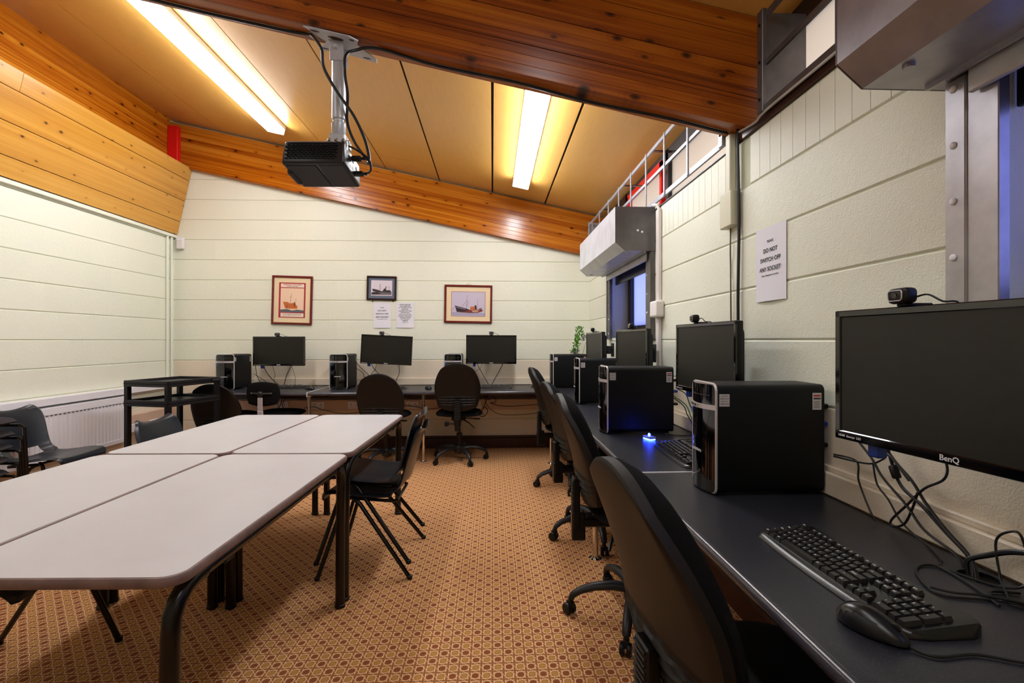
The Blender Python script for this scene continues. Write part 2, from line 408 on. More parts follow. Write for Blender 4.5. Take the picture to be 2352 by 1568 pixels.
# glulam beams: each lamella a board
def xbeam(name, y0, y1, zf, depth, n, mat, x0, x1, bottommat=None):
    root = bpy.data.objects.new(name, None); COL.objects.link(root); root['kind'] = 'structure'
    h = depth/n
    for k in range(n):
        j = 0.0012*((k*7) % 3-1); t = B(); e = 0.0005
        za, zb = k*h+e, (k+1)*h-e
        t.prism([(x0, zf(x0)+za), (x1, zf(x1)+za), (x1, zf(x1)+zb), (x0, zf(x0)+zb)], y0+j, y1, bev=0.0012, mat=Matrix(((1, 0, 0, 0), (0, 0, 1, 0), (0, 1, 0, 0), (0, 0, 0, 1))))
        obj('lamella', t, mat, root)
    return root
xbeam('back_beam', 5.535, YB-0.001, beamz, 0.47, 10, BEAMX, XL, XR+.25)
xbeam('cross_beam', 2.124, 2.246, lambda x: 2.1775+.211*(1.12-x), 0.50, 11, BEAMD, XL, XR+.28)
root = bpy.data.objects.new('side_beam', None); COL.objects.link(root); root['kind'] = 'structure'
for k in range(11):
    z0 = 3.14+k*0.048; obj('lamella', B().box(XL-.12, XL+0.001*((k*5) % 3)+0.01, YF, YB-.07, z0+.0005, z0+.0475, 0.0012), BEAMY, root)
# slanted board cladding over the left wall
root = bpy.data.objects.new('wall_cladding', None); COL.objects.link(root); root['kind'] = 'structure'
T0, T1 = Vector((-3.515, 0, 2.405)), Vector((-3.352, 0, 3.145)); dv = (T1-T0).normalized(); nv = Vector((dv.z, 0, -dv.x))
s0 = 0
for hh in (.150, .232, .232, .144):
    p = T0+dv*(s0+.003); q = T0+dv*(s0+hh-.003); s0 += hh
    for ya, yb in ((YF, 1.8), (1.802, 3.63), (3.632, 5.592)) if hh == .144 else ((YF, 2.6), (2.602, 5.592)):
        t = B(); t.prism([(p.x, p.z), (p.x-.02*nv.x, p.z-.02*nv.z), (q.x-.02*nv.x, q.z-.02*nv.z), (q.x, q.z)], ya, yb, bev=0.0015, mat=Matrix(((1, 0, 0, 0), (0, 0, 1, 0), (0, 1, 0, 0), (0, 0, 0, 1))))
        obj('plank', t, CLAD, root)
obj('trim_1', B().box(XL-.001, XL+.035, YF, YB, 2.37, 2.405, .003), PAINT, kind='structure')
tag(obj('corner_post', B().box(-3.548, -3.44, 5.47, 5.532, 3.0, 3.575, .004), REDP), 'bright red painted steel post in the corner above the wood cladding', 'post')

# baseboards, dado trunking, battens
obj('baseboard_back', B().box(XL, XR, YB-.03, YB-.001, 0, .115, .004).box(XL, XR, YB-.022, YB-.001, .115, .14, .004), BROWN, kind='structure')
obj('baseboard_left', B().box(XL+.001, XL+.025, YF, YB-.03, 0, .115, .004), BROWN, kind='structure')
obj('baseboard_right', B().box(XR-.025, XR-.001, YF, YB-.03, 0, .115, .004), BROWN, kind='structure')
obj('trim_2', B().box(-2.95, XR-.03, YB-.024, YB-.001, .722, .80, .004), CREAM, kind='structure')
obj('trim_3', B().box(XR-.026, XR-.001, .2, YB-.03, .722, .797, .004).box(XR-.014, XR-.001, .2, YB-.03, .797, .815, .003), CREAM, kind='structure')
PINK = plain('pink_trunking', '#d9b9a4', 0.5)
tr = obj('cable_trunking', B().box(-2.9, 1.05, YB-.055, YB-.001, .44, .56, .004), PINK); tag(tr, 'pinkish cable trunking running along the back wall under the worktop', 'trunking')
for x in (-2.35, -1.95, -1.55, -.9, -.2, .75):
    s_ = obj('socket', B().box(x-.073, x+.073, YB-.066, YB-.054, .458, .545, .004), WHITEP, tr)
    for sx_ in (-.036, .036):
        h_ = obj('socket_hole', B().box(x+sx_-.004, x+sx_+.004, YB-.068, YB-.065, .505, .517).box(x+sx_-.013, x+sx_-.007, YB-.068, YB-.065, .482, .487).box(x+sx_+.007, x+sx_+.013, YB-.068, YB-.065, .482, .487), PLASTIC, s_)
tr2 = obj('cable_trunking', B().box(XL+.001, XL+.05, 4.75, 5.55, .40, .50, .004), PINK); tag(tr2, 'short cable trunking low on the left wall behind the trolley', 'trunking')
for y in (4.95, 5.2):
    obj('socket', B().box(XL+.049, XL+.06, y-.07, y+.07, .33, .41, .004), WHITEP, tr2)
obj('trim_4', B().box(-2.9, XR-.03, YB-.05, YB-.001, .575, .684, .004), BROWN, kind='structure')
obj('trim_5', B().box(XR-.05, XR-.001, .2, YB-.06, .60, .684, .004), BROWN, kind='structure')
obj('trim_6', B().box(XR-.004, XR+.17, 2.25, YB-.1, 2.121, 2.13, .002), GREYM, kind='structure')
obj('trim_7', B().box(XR-.012, XR+.25, -.3, 2.123, 2.121, 2.155, .002), BROWN, kind='structure')

# ------------------------------------------------------------------ windows
def clerestory(name, ya, yb, mull, redspan=None):
    root = bpy.data.objects.new(name, None); COL.objects.link(root); root['kind'] = 'structure'
    b = B(); z0, z1 = 2.125, 2.64
    b.box(1.29, 1.36, ya, yb, z0, z0+.045).box(1.29, 1.36, ya, yb, z1-.09, z1+.0)  # top rail made deep and black to stand for the shadow up there
    for y in mull: b.box(1.29, 1.36, y-.025, y+.025, z0, z1)
    obj('window_frame', b, DARKF, root)
    ys = sorted(mull)
    for i in range(len(ys)-1): obj('pane', B().box(1.32, 1.326, ys[i]+.025, ys[i+1]-.025, z0+.045, z1-.09), GLASS, root)
    if redspan:
        a, c = redspan; f = .045
        obj('window_sash', B().box(1.27, 1.315, a, c, z0+.03, z0+.03+f).box(1.27, 1.315, a, c, z1-.10, z1-.10+f).box(1.27, 1.315, a, a+f, z0+.03, z1-.06).box(1.27, 1.315, c-f, c, z0+.03, z1-.06)
            .box(1.235, 1.27, (a+c)/2-.02, (a+c)/2+.02, z0+.04, z0+.075).box(1.15, 1.25, (a+c)/2-.012, (a+c)/2+.012, z0+.06, z0+.08), REDP, root, label='red painted opening sash with a red stay')
    return root
DARKF = plain('dark_window_frame', '#141316', 0.4)
clerestory('window_1', 2.25, 5.53, [2.28, 3.56, 4.66, 5.5], (3.62, 4.58))
clerestory('window_2', -.5, 2.12, [-.45, .75, 1.47, 2.09])
def lowwin(name, ya, yb):
    root = bpy.data.objects.new(name, None); COL.objects.link(root); root['kind'] = 'structure'
    obj('window_frame', B().box(1.29, 1.36, ya, yb, 1.25, 1.36).box(1.29, 1.36, ya, yb, 1.84, 1.9).box(1.29, 1.36, ya, ya+.06, 1.25, 1.9).box(1.29, 1.36, yb-.10, yb, 1.25, 1.9).box(1.29, 1.36, (ya+yb)/2-.03, (ya+yb)/2+.03, 1.3, 1.9), DARKF, root)
    for p, q in ((ya+.06, (ya+yb)/2-.03), ((ya+yb)/2+.03, yb-.10)): obj('pane', B().box(1.32, 1.326, p, q, 1.36, 1.84), GLASSB, root)
lowwin('window_3', 3.45, 4.60); lowwin('window_4', -.13, 1.035)
# outside face: blocks the world below the eaves
# security grilles in front of the clerestory
def grille(name, label, ya, yb, posts, mat, X=1.10, side=True):
    t = thing(name, label, 'grille', (X, (ya+yb)/2, 2.15)); o = -(ya+yb)/2
    for i, (z, hh) in enumerate(((2.163, .03), (2.345, .022), (2.535, .026))):
        obj('rail', B().box(-.006, .006, ya+o, yb+o, z-2.15-hh/2, z-2.15+hh/2, .001), mat, t)
    for y in posts: obj('bar', B().box(-.012, -.004, y+o-.009, y+o+.009, .0, .40, .001), mat, t)
    if side:
        for y in (ya, yb):
            obj('end_plate', B().box(-.02, .0, y+o-.02, y+o+.02, -.005, .41, .002).box(0, .17, y+o-.004, y+o+.004, .0, .40), mat, t)
            for z in (.05, .2, .35): obj('bolt', B().lathe([(.006, 0), (.006, .004), (.003, .006)], 8, Mx((-.02, y+o, z), (0, -PI/2, 0))), BLACKMETAL, t)
    for y in [ya+.3+.75*k for k in range(int((yb-ya)/.75))]: obj('bracket', B().box(0, .18, y+o-.015, y+o+.015, .38, .385), BLACKMETAL, t)
    return t
grille('window_grille', 'pale metal security grille across the long high window beyond the projector beam', 2.275, 5.46, [2.689, 3.06, 3.43, 3.81, 4.18, 4.557, 4.94, 5.3], plain('grille_steel', '#9fa1a9', 0.35, 0.3))
g2 = grille('window_grille', 'grey steel security grille on the high window above the taped notice', .2, 1.93, [1.50, 1.1, .7], GREYM)
# roller shutter boxes with guides
def shutter(label, ya, yb, mat, outer=False):
    t = thing('roller_shutter', label, 'shutter', (XR, (ya+yb)/2, 1.24)); o = -(ya+yb)/2
    XZ = Matrix(((1, 0, 0, 0), (0, 0, 1, 0), (0, 1, 0, 0), (0, 0, 0, 1)))
    prof = [(-.28, .915-.012), (-.28, .66), (-.215, .603), (0-.003, .603), (-.003, .903)]
    b = B(); b.prism([(p[0], p[1]) for p in prof], ya+o, yb+o, bev=.0015, mat=XZ); obj('shutter_box', b, mat, t)
    obj('end_plate', B().prism(prof, ya+o-.004, ya+o-.0005, mat=XZ), GREYM, t); obj('end_plate', B().prism(prof, yb+o+.0005, yb+o+.004, mat=XZ), GREYM, t)
    obj('slot_trim', B().box(-.075, -.065, ya+o+.01, yb+o-.02, .59, .603).box(-.02, -.01, ya+o+.01, yb+o-.02, .59, .603), STEEL, t)
    for y in (ya+.015, yb-.015): obj('screw', B().lathe([(.012, -.008), (.012, 0)], 12, Mx((-.19, y+o+(.05 if y < (ya+yb)/2 else -.09), .603))), mat, t)
    for s_, y in ((1, ya+.005), (-1, yb-.03)):
        yy = y+o
        g = obj('guide_rail', B().box(-.035, -.003, min(yy, yy+s_*.05), max(yy, yy+s_*.05), 0, .60, .002).box(-.030, -.003, min(yy+s_*.05, yy+s_*.12), max(yy+s_*.05, yy+s_*.12), 0, .60, .002), mat if mat is STEEL else GREYM, t)
        for k in range(5): obj('rivet', B().lathe([(.0085, 0), (.0085, .002), (.005, .0045), (.001, .005)], 12, Mx((-.0352 if outer else -.0302, yy+s_*(.022 if outer else .085), .05+.132*k), (0, -PI/2, 0))), WHITEP, g)
    obj('shutter_slat', B().box(-.05, -.036, ya+o+.06, yb+o-.10, .545, .60, .003), STEELW, t)
    obj('slat_lath', B().box(.03, .045, ya+o+.14, yb+o-.13, .50, .6, .003), BLACKMETAL, t)
    return t
sh1 = shutter('grey steel roller shutter box over the far window beside the back wall', 3.308, 4.654, STEELW)
for dx, dz in ((-.125, .74), (-.095, .73)): obj('bolt', B().lathe([(.008, 0), (.008, .003), (.004, .006)], 12, Mx((dx, 3.308-3.981-.004, dz), (PI/2, 0, 0))), WHITEP, sh1)
sh2 = shutter('galvanised roller shutter box above the big near monitor', -.19, 1.158, STEEL, True)
obj('channel', B().box(-.034, .05, 1.075-.484, 1.095-.484, .0, .60, .006, 2), STEEL, sh2)

# ------------------------------------------------------------------ wall services
def tubeobj(name, pts, r, mat, label=None, cat=None, parent=None, smooth=0, n=8, group=None):
    o = obj(name, B().tube(pts, r, n, smooth=smooth), mat, parent, smooth=True)
    if label: tag(o, label, cat, group)
    return o
t = thing('conduit', 'white plastic conduit down the wall beside the far shutter with a junction box', 'conduit', (XR, 3.20, .8))
obj('pipe', B().box(-.028, -.001, -.025, .018, .02, 1.30, .006), PIPEW, t)
obj('junction_box', B().box(-.055, -.001, -.07, .07, .58, .69, .012, 2), PIPEW, t)
obj('elbow', B().tube([(-.014, 0, 1.30), (-.02, .01, 1.33), (-.03, .07, 1.345)], .01, 8), PIPEW, t)
t = thing('cable_duct', 'cream plastic duct and square box running down from the dark cross beam', 'duct', (XR, 2.22, 1.75))
obj('duct', B().box(-.03, -.001, -.022, .022, .14, .43, .004), BOXP, t)
obj('box', B().box(-.042, -.001, -.055, .055, -.0, .16, .004), BOXP, t)
tubeobj('wall_cable', [(XR-.012, 2.165, 2.18), (XR-.015, 2.155, 2.05), (XR-.012, 2.15, 1.75), (XR-.014, 2.155, 1.4), (XR-.012, 2.15, 1.0), (XR-.012, 2.15, .83)], .007, CABLE, 'thick black cable hanging down the wall from the end of the cross beam', 'cable', smooth=5)
tubeobj('wall_cable', [(XR-.008, 2.235, 1.75), (XR-.012, 2.23, 1.65), (XR-.006, 2.24, 1.58), (XR-.012, 2.225, 1.4), (XR-.006, 2.235, 1.25), (XR-.006, 2.235, .83)], .0035, CABLEB, 'thin brown cable below the cream square box on the block wall', 'cable', smooth=5)
tubeobj('wall_cable', [(XR-.01, 2.15, 2.165), (XR-.02, 2.0, 2.14), (XR-.03, 1.9, 2.145), (XR-.03, 1.5, 2.142), (XR-.03, .8, 2.142)], .005, CABLEW, 'pale thin cable running under the near high window', 'cable', smooth=4)
for i, (x, lab) in enumerate(((-3.50, 'cream vertical pipe in the back corner, nearer the framed pictures'), (-3.515, 'cream vertical pipe in the back corner, nearer the radiator'))):
    y = 5.585 if i == 0 else 5.50
    x = -3.545; y = 5.56 if i == 0 else 5.47
    o = tubeobj('pipe', [(x, y-.02*(i == 0), .80), (x, y-.02*(i == 0), 2.40)], .014, PAINT, n=12); tag(o, lab, 'pipe', 'corner pipes')
t = thing('door_contact', 'small white alarm sensor in the corner under the wood cladding', 'sensor', (-3.47, 5.55, 2.245))
obj('body', B().box(-.035, .035, 0, .045, 0, .13, .008, 2), PIPEW, t); obj('cap', B().box(-.03, .03, -.004, 0, .09, .12, .002), WHITEP, t)

# cable along the underside of the cross beam
def sof(x, y=2.20, d=.008): return (x, y, 2.1775+.211*(1.12-x)-d)
pts = [sof(-2.3, 2.2), sof(-1.8, 2.19), sof(-1.3, 2.205), sof(-.95, 2.20), sof(-.82, 2.19), sof(-.78, 2.15, .03)]
tubeobj('beam_cable', pts+[(-.735, 2.13, 2.48), (-.725, 2.13, 2.40), (-.67, 2.135, 2.30), (-.60, 2.14, 2.20), (-.555, 2.15, 2.10), (-.54, 2.16, 2.03), (-.54, 2.15, 2.0)], .0065, CABLE, 'black cable from the upper beam end dropping down the projector pole', 'cable', smooth=6)
pts = [sof(1.08, 2.2), sof(.8, 2.19), sof(.45, 2.205), sof(.1, 2.185), sof(-.25, 2.2), sof(-.5, 2.17), (-.60, 2.165, 2.50)]
tubeobj('beam_cable', pts+[(-.635, 2.14, 2.46), (-.638, 2.14, 2.38), (-.632, 2.16, 2.30), (-.645, 2.20, 2.20), (-.62, 2.22, 2.12), (-.565, 2.18, 2.04)], .0065, CABLE, 'black cable clipped under the cross beam towards the window wall', 'cable', smooth=6)

# ------------------------------------------------------------------ ceiling lamps
def lamp(x, y0, y1, label, mat):
    a = math.atan(.211); t = thing('ceiling_lamp', label, 'lamp', (x, (y0+y1)/2, ceilz(x)), (0, a, 0), 'fluorescent ceiling lamps')
    L = (y1-y0)/2
    obj('lamp_body', B().box(-.085, .085, -L, L, -.038, 0, .003), WHITEP, t)
    obj('diffuser', B().box(-.080, .080, -L+.01, L-.01, -.088, -.0385, .008, 2), mat, t)
    obj('end_cap', B().box(-.082, .082, -L, -L+.009, -.089, -.038, .002).box(-.082, .082, L-.009, L, -.089, -.038, .002), WHITEP, t)
    return t
lamp(-2.13, 2.55, 4.93, 'long lit fluorescent lamp on the ceiling nearer the wood cladding', LAMP)
lamp(.30, 2.55, 4.93, 'long lit fluorescent lamp on the ceiling nearer the window wall', LAMP)
lamp(-2.13, -.9, 1.5, 'lit fluorescent lamp in the near ceiling bay, on the cladding side', LAMPN)
lamp(.30, -.9, 1.5, 'lit fluorescent lamp in the near ceiling bay, on the window side', LAMPN)

# ------------------------------------------------------------------ projector
t = thing('projector', 'black projector hanging from a white pole under the cross beam', 'projector', (-.735, 2.165, 1.945), (math.radians(-8), 0, math.radians(-2))); t.scale = (.93, 1, 1); t.location.x = -.742
HOUS = plain('projector_housing', '#1b1a1e', 0.35)
def taper(b0, w0, d0, z0, w1, d1, z1, bev):
    b = bmesh.new(); bmesh.ops.create_cube(b, size=1.0)
    for v in b.verts:
        if v.co.z > 0: v.co = Vector((v.co.x*w1, v.co.y*d1, z1))
        else: v.co = Vector((v.co.x*w0, v.co.y*d0, z0))
    bmesh.ops.bevel(b, geom=list(b.edges), offset=bev, segments=3, profile=.5, affect='EDGES'); b0.add(b)
b = B(); taper(b, .285, .225, -.0, .27, .215, .105, .012); obj('housing', b, HOUS, t, smooth=True)
b = B()
for r_ in range(8):
    for c_ in range(12):
        xx = -.125+c_*.019+(.009 if r_ % 2 else 0)
        if xx > .10: continue
        b.box(xx, xx+.014, -.1155, -.1105, .022+r_*.0085, .026+r_*.0085)
obj('vent_grille', b, plain('vent_black', '#000000', 0.8), t)
obj('top_vents', B().box(-.12, .1, -.113, -.108, .094, .098), GREYM, t)
obj('lamp_cover', B().box(-.125, .01, -.10, .09, -.004, .004, .003), PLASTIC2, t)
obj('lens_recess', B().box(-.145, -.118, -.05, .06, -.012, .05, .008, 2), PLASTIC2, t)
obj('base_plate', B().box(.02, .13, -.10, .09, -.003, .003, .002), PLASTIC2, t)
obj('connector_panel', B().box(.135, .1385, -.09, .09, .012, .092, .002), GREYM, t)
for y, z in ((-.06, .03), (-.03, .03), (0, .035), (.03, .03), (-.05, .065), (0, .07), (.05, .06)): obj('socket', B().box(.1382, .141, y-.009, y+.009, z-.006, z+.006, .001), PLASTIC, t)
for y, z in ((-.02, .072), (.02, .022)): obj('plug', B().box(.14, .185, y-.012, y+.012, z-.009, z+.009, .003).tube([(.185, y, z), (.205, y, z)], .007, 8), PLASTIC, t)
obj('plug_cable', B().tube([(.2, -.02, .072), (.225, -.02, .06), (.225, 0, .03), (.2, .02, .022)], .005, 8, smooth=4), CABLE, t, smooth=True)
obj('plug_cable', B().tube([(.055, 0, .14), (.12, -.01, .135), (.18, -.02, .10), (.215, -.02, .075)], .0045, 8, smooth=4), CABLE, t, smooth=True)
m = thing('projector_mount', 'white steel ceiling pole with slotted plate holding the projector', 'mount', (-.68, 2.19, 2.10))
obj('pole', B().lathe([(.026, .085), (.026, .10), (.03, .105), (.03, .37), (.028, .38)], 20), STEELW, m, smooth=True)
obj('pole_collar', B().lathe([(.024, .03), (.031, .045), (.031, .085), (.027, .09)], 20), STEELW, m, smooth=True)
obj('pivot_bracket', B().box(-.03, .03, .028, .034, .35, .44, .002), STEELW, m)
b = B().box(-.03, .03, -.034, -.028, .35, .44, .002).lathe([(.009, 0), (.009, .014), (.006, .018)], 6, Mx((0, -.034, .405), (PI/2, 0, 0)))
obj('pivot_bracket', b, STEELW, m)
# slotted plate lying under the beam (tilted with it)
pl = [(-.13, -.08), (-.09, -.085), (.07, -.085), (.105, -.065), (.09, -.03), (.155, .055), (.15, .085), (.05, .07), (-.06, .07), (-.10, .085), (-.105, .06), (-.055, 0)]
b = B().prism(pl, .0, .004, mat=Mx((0, 0, .4375), (0, math.atan(.211), 0))); obj('mount_plate', b, STEELW, m)
for x, y, a, b_ in ((0, -.045, .035, .012), (-.085, -.065, .022, .005), (.075, -.06, .012, .007), (.11, .06, .018, .005), (-.03, -.02, .009, .005), (-.08, .06, .016, .005)):
    obj('slot', B().prism([(x+a*math.cos(k*PI/8), y+b_*math.sin(k*PI/8)) for k in range(16)], -.0008, .001, mat=Mx((0, 0, .4375), (0, math.atan(.211), 0))), BROWN, m)
b = B().box(-.035, .035, -.03, .03, -.012, .035, .006, 2).box(-.05, -.03, -.02, .02, -.03, .01, .004).box(.03, .05, -.02, .02, -.03, .01, .004)
for k in range(4): b.tube([(-.04+.027*k, -.03, -.005), (-.06+.036*k, -.045, -.045)], .007, 8)
obj('claw_bracket', b, STEELW, m)
for k in range(3): obj('bolt', B().lathe([(.008, 0), (.008, .008), (.004, .012)], 8, Mx((-.03+.03*k, -.032, .0), (PI/2, 0, 0))), CHROME, m)

# ------------------------------------------------------------------ more shape helpers
def hull2(f, g, nu, nv, mat=None):
    """closed solid between two grids f(u,v) (front) and g(u,v) (back), u,v in 0..1"""
    t = bmesh.new()
    A = [[t.verts.new(f(i/nu, j/nv)) for j in range(nv+1)] for i in range(nu+1)]
    Bk = [[t.verts.new(g(i/nu, j/nv)) for j in range(nv+1)] for i in range(nu+1)]
    for i in range(nu):
        for j in range(nv):
            t.faces.new((A[i][j], A[i+1][j], A[i+1][j+1], A[i][j+1])); t.faces.new((Bk[i][j+1], Bk[i+1][j+1], Bk[i+1][j], Bk[i][j]))
    for i in range(nu):
        t.faces.new((A[i+1][0], A[i][0], Bk[i][0], Bk[i+1][0])); t.faces.new((A[i][nv], A[i+1][nv], Bk[i+1][nv], Bk[i][nv]))
    for j in range(nv):
        t.faces.new((A[0][j], A[0][j+1], Bk[0][j+1], Bk[0][j])); t.faces.new((A[nu][j+1], A[nu][j], Bk[nu][j], Bk[nu][j+1]))
    bmesh.ops.remove_doubles(t, verts=list(t.verts), dist=0.00005)
    b = B(); b.add(t, mat); return b
SW = Matrix(((1, 0, 0, 0), (0, 0, 1, 0), (0, 1, 0, 0), (0, 0, 0, 1)))     # (x,y,z)->(x,z,y)

# ------------------------------------------------------------------ meeting tables
def make_table(label):
    t = thing('table', label, 'table', group='grey meeting tables pushed together')
    W2, L2, H = .29, .597, .70
    b = B().prism(rounded(2*W2-.016, 2*L2-.016, .047, 6, -W2+.008, -L2+.008), H-.020, H, bev=.0006); obj('tabletop', b, TOPGREY, t)
    R = rounded(2*W2, 2*L2, .055, 6, -W2, -L2); I = rounded(2*W2-.016, 2*L2-.016, .047, 6, -W2+.008, -L2+.008)
    bm = bmesh.new(); n = len(R)
    prof = [(0, H-.0005), (.55, H-.002), (.95, H-.007), (1, H-.012), (.9, H-.021), (.5, H-.025), (0, H-.025)]
    rg = [[bm.verts.new((I[k][0]+(R[k][0]-I[k][0])*a, I[k][1]+(R[k][1]-I[k][1])*a, z)) for k in range(n)] for a, z in prof]
    for i in range(len(rg)-1):
        for k in range(n): bm.faces.new((rg[i][k], rg[i][(k+1) % n], rg[i+1][(k+1) % n], rg[i+1][k]))
    b = B(); b.add(bm); obj('lipping', b, LIP, t, smooth=True, label='worn mauve-brown edge strip')
    for s_ in (-1, 1):
        obj('side_rail', B().tube([(s_*.262, -.47, H-.042), (s_*.262, .47, H-.042)], .017, 12), BLACKMETAL, t, smooth=True)
        for e in (-1, 1):
            lg = obj('leg', B().tube([(s_*.262, e*.468, H-.042), (s_*.262, e*.50, H-.043), (s_*.26, e*.53, H-.052), (s_*.258, e*.553, H-.072), (s_*.256, e*.566, H-.10), (s_*.255, e*.57, H-.14), (s_*.252, e*.572, .35), (s_*.25, e*.572, .012)], .021, 14, sy=1.0), BLACKMETAL, t, smooth=True)
            obj('foot', B().lathe([(.017, 0), (.024, .002), (.024, .014), (.02, .016)], 12, Mx((s_*.25, e*.572, 0))), PLASTIC, lg)
            obj('rail_clip', B().box(s_*.262-.01, s_*.262+.01, e*.36-.02, e*.36+.02, H-.066, H-.055, .003), PLASTIC, t)
        obj('end_rail', B().tube([(-.25, s_*.46, H-.042), (.25, s_*.46, H-.042)], .013, 10), BLACKMETAL, t, smooth=True)
    return t
PIV = Vector((-1.243, 2.325, 0)); A_ = math.radians(-1.6); ux = Vector((math.cos(A_), math.sin(A_), 0)); vx = Vector((-math.sin(A_), math.cos(A_), 0))
T_ = make_table('grey-topped table with the bent black leg showing, closest to the window side')
def tp(a, c): return PIV+ux*a+vx*c
T_.location = tp(.292, -.604); T_.rotation_euler = (0, 0, A_)
dup(T_, tp(-.292, -.604), A_, 'grey-topped table beside the stacked padded chairs')
dup(T_, tp(.292, .600), A_, 'grey-topped table beside the two nested black shell chairs, towards the back wall')
dup(T_, tp(-.292, .600), A_, 'grey-topped table beside the radiator chair, towards the back wall')

# ------------------------------------------------------------------ shell chairs
def catm(P, n):
    Q = []
    for i in range(n+1):
        s_ = i/n*(len(P)-1); k = min(int(s_), len(P)-2); t = s_-k
        p0, p1, p2, p3 = P[max(k-1, 0)], P[k], P[k+1], P[min(k+2, len(P)-1)]
        Q.append([0.5*((2*b_)+(c_-a)*t+(2*a-5*b_+4*c_-d_)*t*t+(3*b_-a-3*c_+d_)*t**3) for a, b_, c_, d_ in zip(p0, p1, p2, p3)])
    return Q
SH = [(.225, .385, .185), (.222, .408, .20), (.20, .425, .208), (.12, .426, .215), (.02, .412, .215), (-.08, .404, .212), (-.15, .415, .205), (-.19, .455, .198), (-.212, .52, .197), (-.232, .59, .203), (-.252, .66, .205), (-.266, .705, .195), (-.275, .728, .175), (-.287, .735, .15)]
def shell_mesh():
    NU, NV = 44, 22; Q = catm(SH, NU)
    def fn(u, v):
        i = min(int(round(u*NU)), NU); y, z, w = Q[i]; a = Q[max(i-1, 0)]; c = Q[min(i+1, NU)]
        d = Vector((0, c[0]-a[0], c[1]-a[1])).normalized(); nrm = Vector((0, d.z, -d.y))
        if nrm.z < 0 and i < NU*.5: nrm = -nrm
        if i >= NU*.5 and nrm.y < 0: nrm = -nrm
        j = 2*v-1; s_ = i/NU
        dep = (.018 if s_ < .45 else .035)*(abs(j)**2.2)
        if abs(j) > .93: dep -= (abs(j)-.93)/.07*.014
        return Vector((w*j, y, z))+nrm*dep
    def hole(i, j): return 20 <= i <= 23 and 5 <= j <= 16
    return fn, NU, NV, hole
def make_shell(label):
    t = thing('shell_chair', label, 'chair', group='black plastic shell chairs')
    fn, nu, nv, hole = shell_mesh(); b = B(); b.sheet(fn, nu, nv, th=.005, hole=hole); obj('seat_shell', b, SHELLP, t, smooth=True)
    for s_ in (-1, 1):
        f_ = B().tube([(s_*.255, .235, .006), (s_*.195, .115, .385), (s_*.185, .095, .398), (s_*.165, .07, .398)], .011, 10)
        f2 = B().tube([(s_*.255, -.235, .006), (s_*.195, .035, .37), (s_*.188, .06, .388), (s_*.165, .07, .39)], .011, 10)
        l1 = obj('leg', f_, BLACKMETAL, t, smooth=True); l2 = obj('leg', f2, BLACKMETAL, t, smooth=True)
        obj('foot', B().lathe([(.010, 0), (.014, .002), (.0135, .018), (.011, .02)], 10, Mx((s_*.255, .235, 0))), PLASTIC, l1)
        obj('foot', B().lathe([(.010, 0), (.014, .002), (.0135, .018), (.011, .02)], 10, Mx((s_*.255, -.235, 0))), PLASTIC, l2)
    obj('seat_frame', B().tube([(-.17, .07, .392), (-.17, -.13, .375), (-.15, -.15, .372), (.15, -.15, .372), (.17, -.13, .375), (.17, .07, .392)], .009, 8).tube([(-.17, .07, .394), (.17, .07, .394)], .009, 8), BLACKMETAL, t, smooth=True)
    return t
c1 = make_shell('lower of the two nested black shell chairs at the table end'); c1.location = (-.66, 2.785, 0); c1.rotation_euler = (0, 0, PI/2)
dup(c1, (-.668, 2.795, .075), (0, 0, PI/2), 'upper of the two nested black shell chairs, its legs off the carpet')
dup(c1, (-1.805, 3.08, 0), -PI/2, 'black shell chair whose curved back shows above the table near the black trolley')
dup(c1, (-3.12, 3.58, 0), -PI/2, 'black shell chair standing in front of the white radiator')
dup(c1, (-1.76, 1.80, 0), -PI/2, 'black shell chair tucked under the near table, its splayed legs showing below')

# padded stacking chairs
def make_padded(label):
    t = thing('padded_chair', label, 'chair', group='stack of padded chairs')
    def e(j, a): return max(0, (1-abs(j)**5))**.5*max(0, (1-abs(a)**5))**.5
    def shp(u, v):
        j, a = 2*u-1, 2*v-1; x = .205*j*(1-.12*a*a*abs(j)); y = .21*a*(1-.12*j*j*abs(a)); return x, y, j, a
    f = lambda u, v: (lambda q: Vector((q[0], q[1], .43+.032*e(q[2], q[3]))))(shp(u, v))
    g = lambda u, v: (lambda q: Vector((q[0], q[1], .43-.022*e(q[2], q[3]))))(shp(u, v))
    obj('seat', hull2(f, g, 18, 18), FABRICG, t, smooth=True)
    f = lambda u, v: (lambda q: Vector((q[0], -.235+.02*e(q[2], q[3])-.10*(q[1]+.2), .66+q[1]*.8)))(shp(u, v))
    g = lambda u, v: (lambda q: Vector((q[0], -.235-.02*e(q[2], q[3])-.10*(q[1]+.2), .66+q[1]*.8)))(shp(u, v))
    obj('backrest', hull2(f, g, 14, 14), FABRICG, t, smooth=True)
    for s_ in (-1, 1):
        obj('leg', B().tube([(s_*.226, .20, 0), (s_*.222, .18, .38), (s_*.215, .16, .40)], .010, 6), BLACKMETAL, t)
        obj('leg', B().tube([(s_*.226, -.24, 0), (s_*.222, -.215, .40), (s_*.215, -.27, .80)], .010, 6), BLACKMETAL, t)
        obj('side_rail', B().tube([(s_*.218, .17, .395), (s_*.218, -.215, .395)], .009, 6), BLACKMETAL, t)
    return t
pc = make_padded('charcoal padded chair at the bottom of the stack'); pc.location = (-3.175, 2.97, -.02); pc.rotation_euler = (0, 0, -PI/2)
for k, w_ in enumerate(('second from the bottom', 'in the middle', 'second from the top', 'on the very top')):
    dup(pc, (-3.175+.012*(k+1), 2.97, -.02+.080*(k+1)), -PI/2, 'charcoal padded chair '+w_+' of the stack')

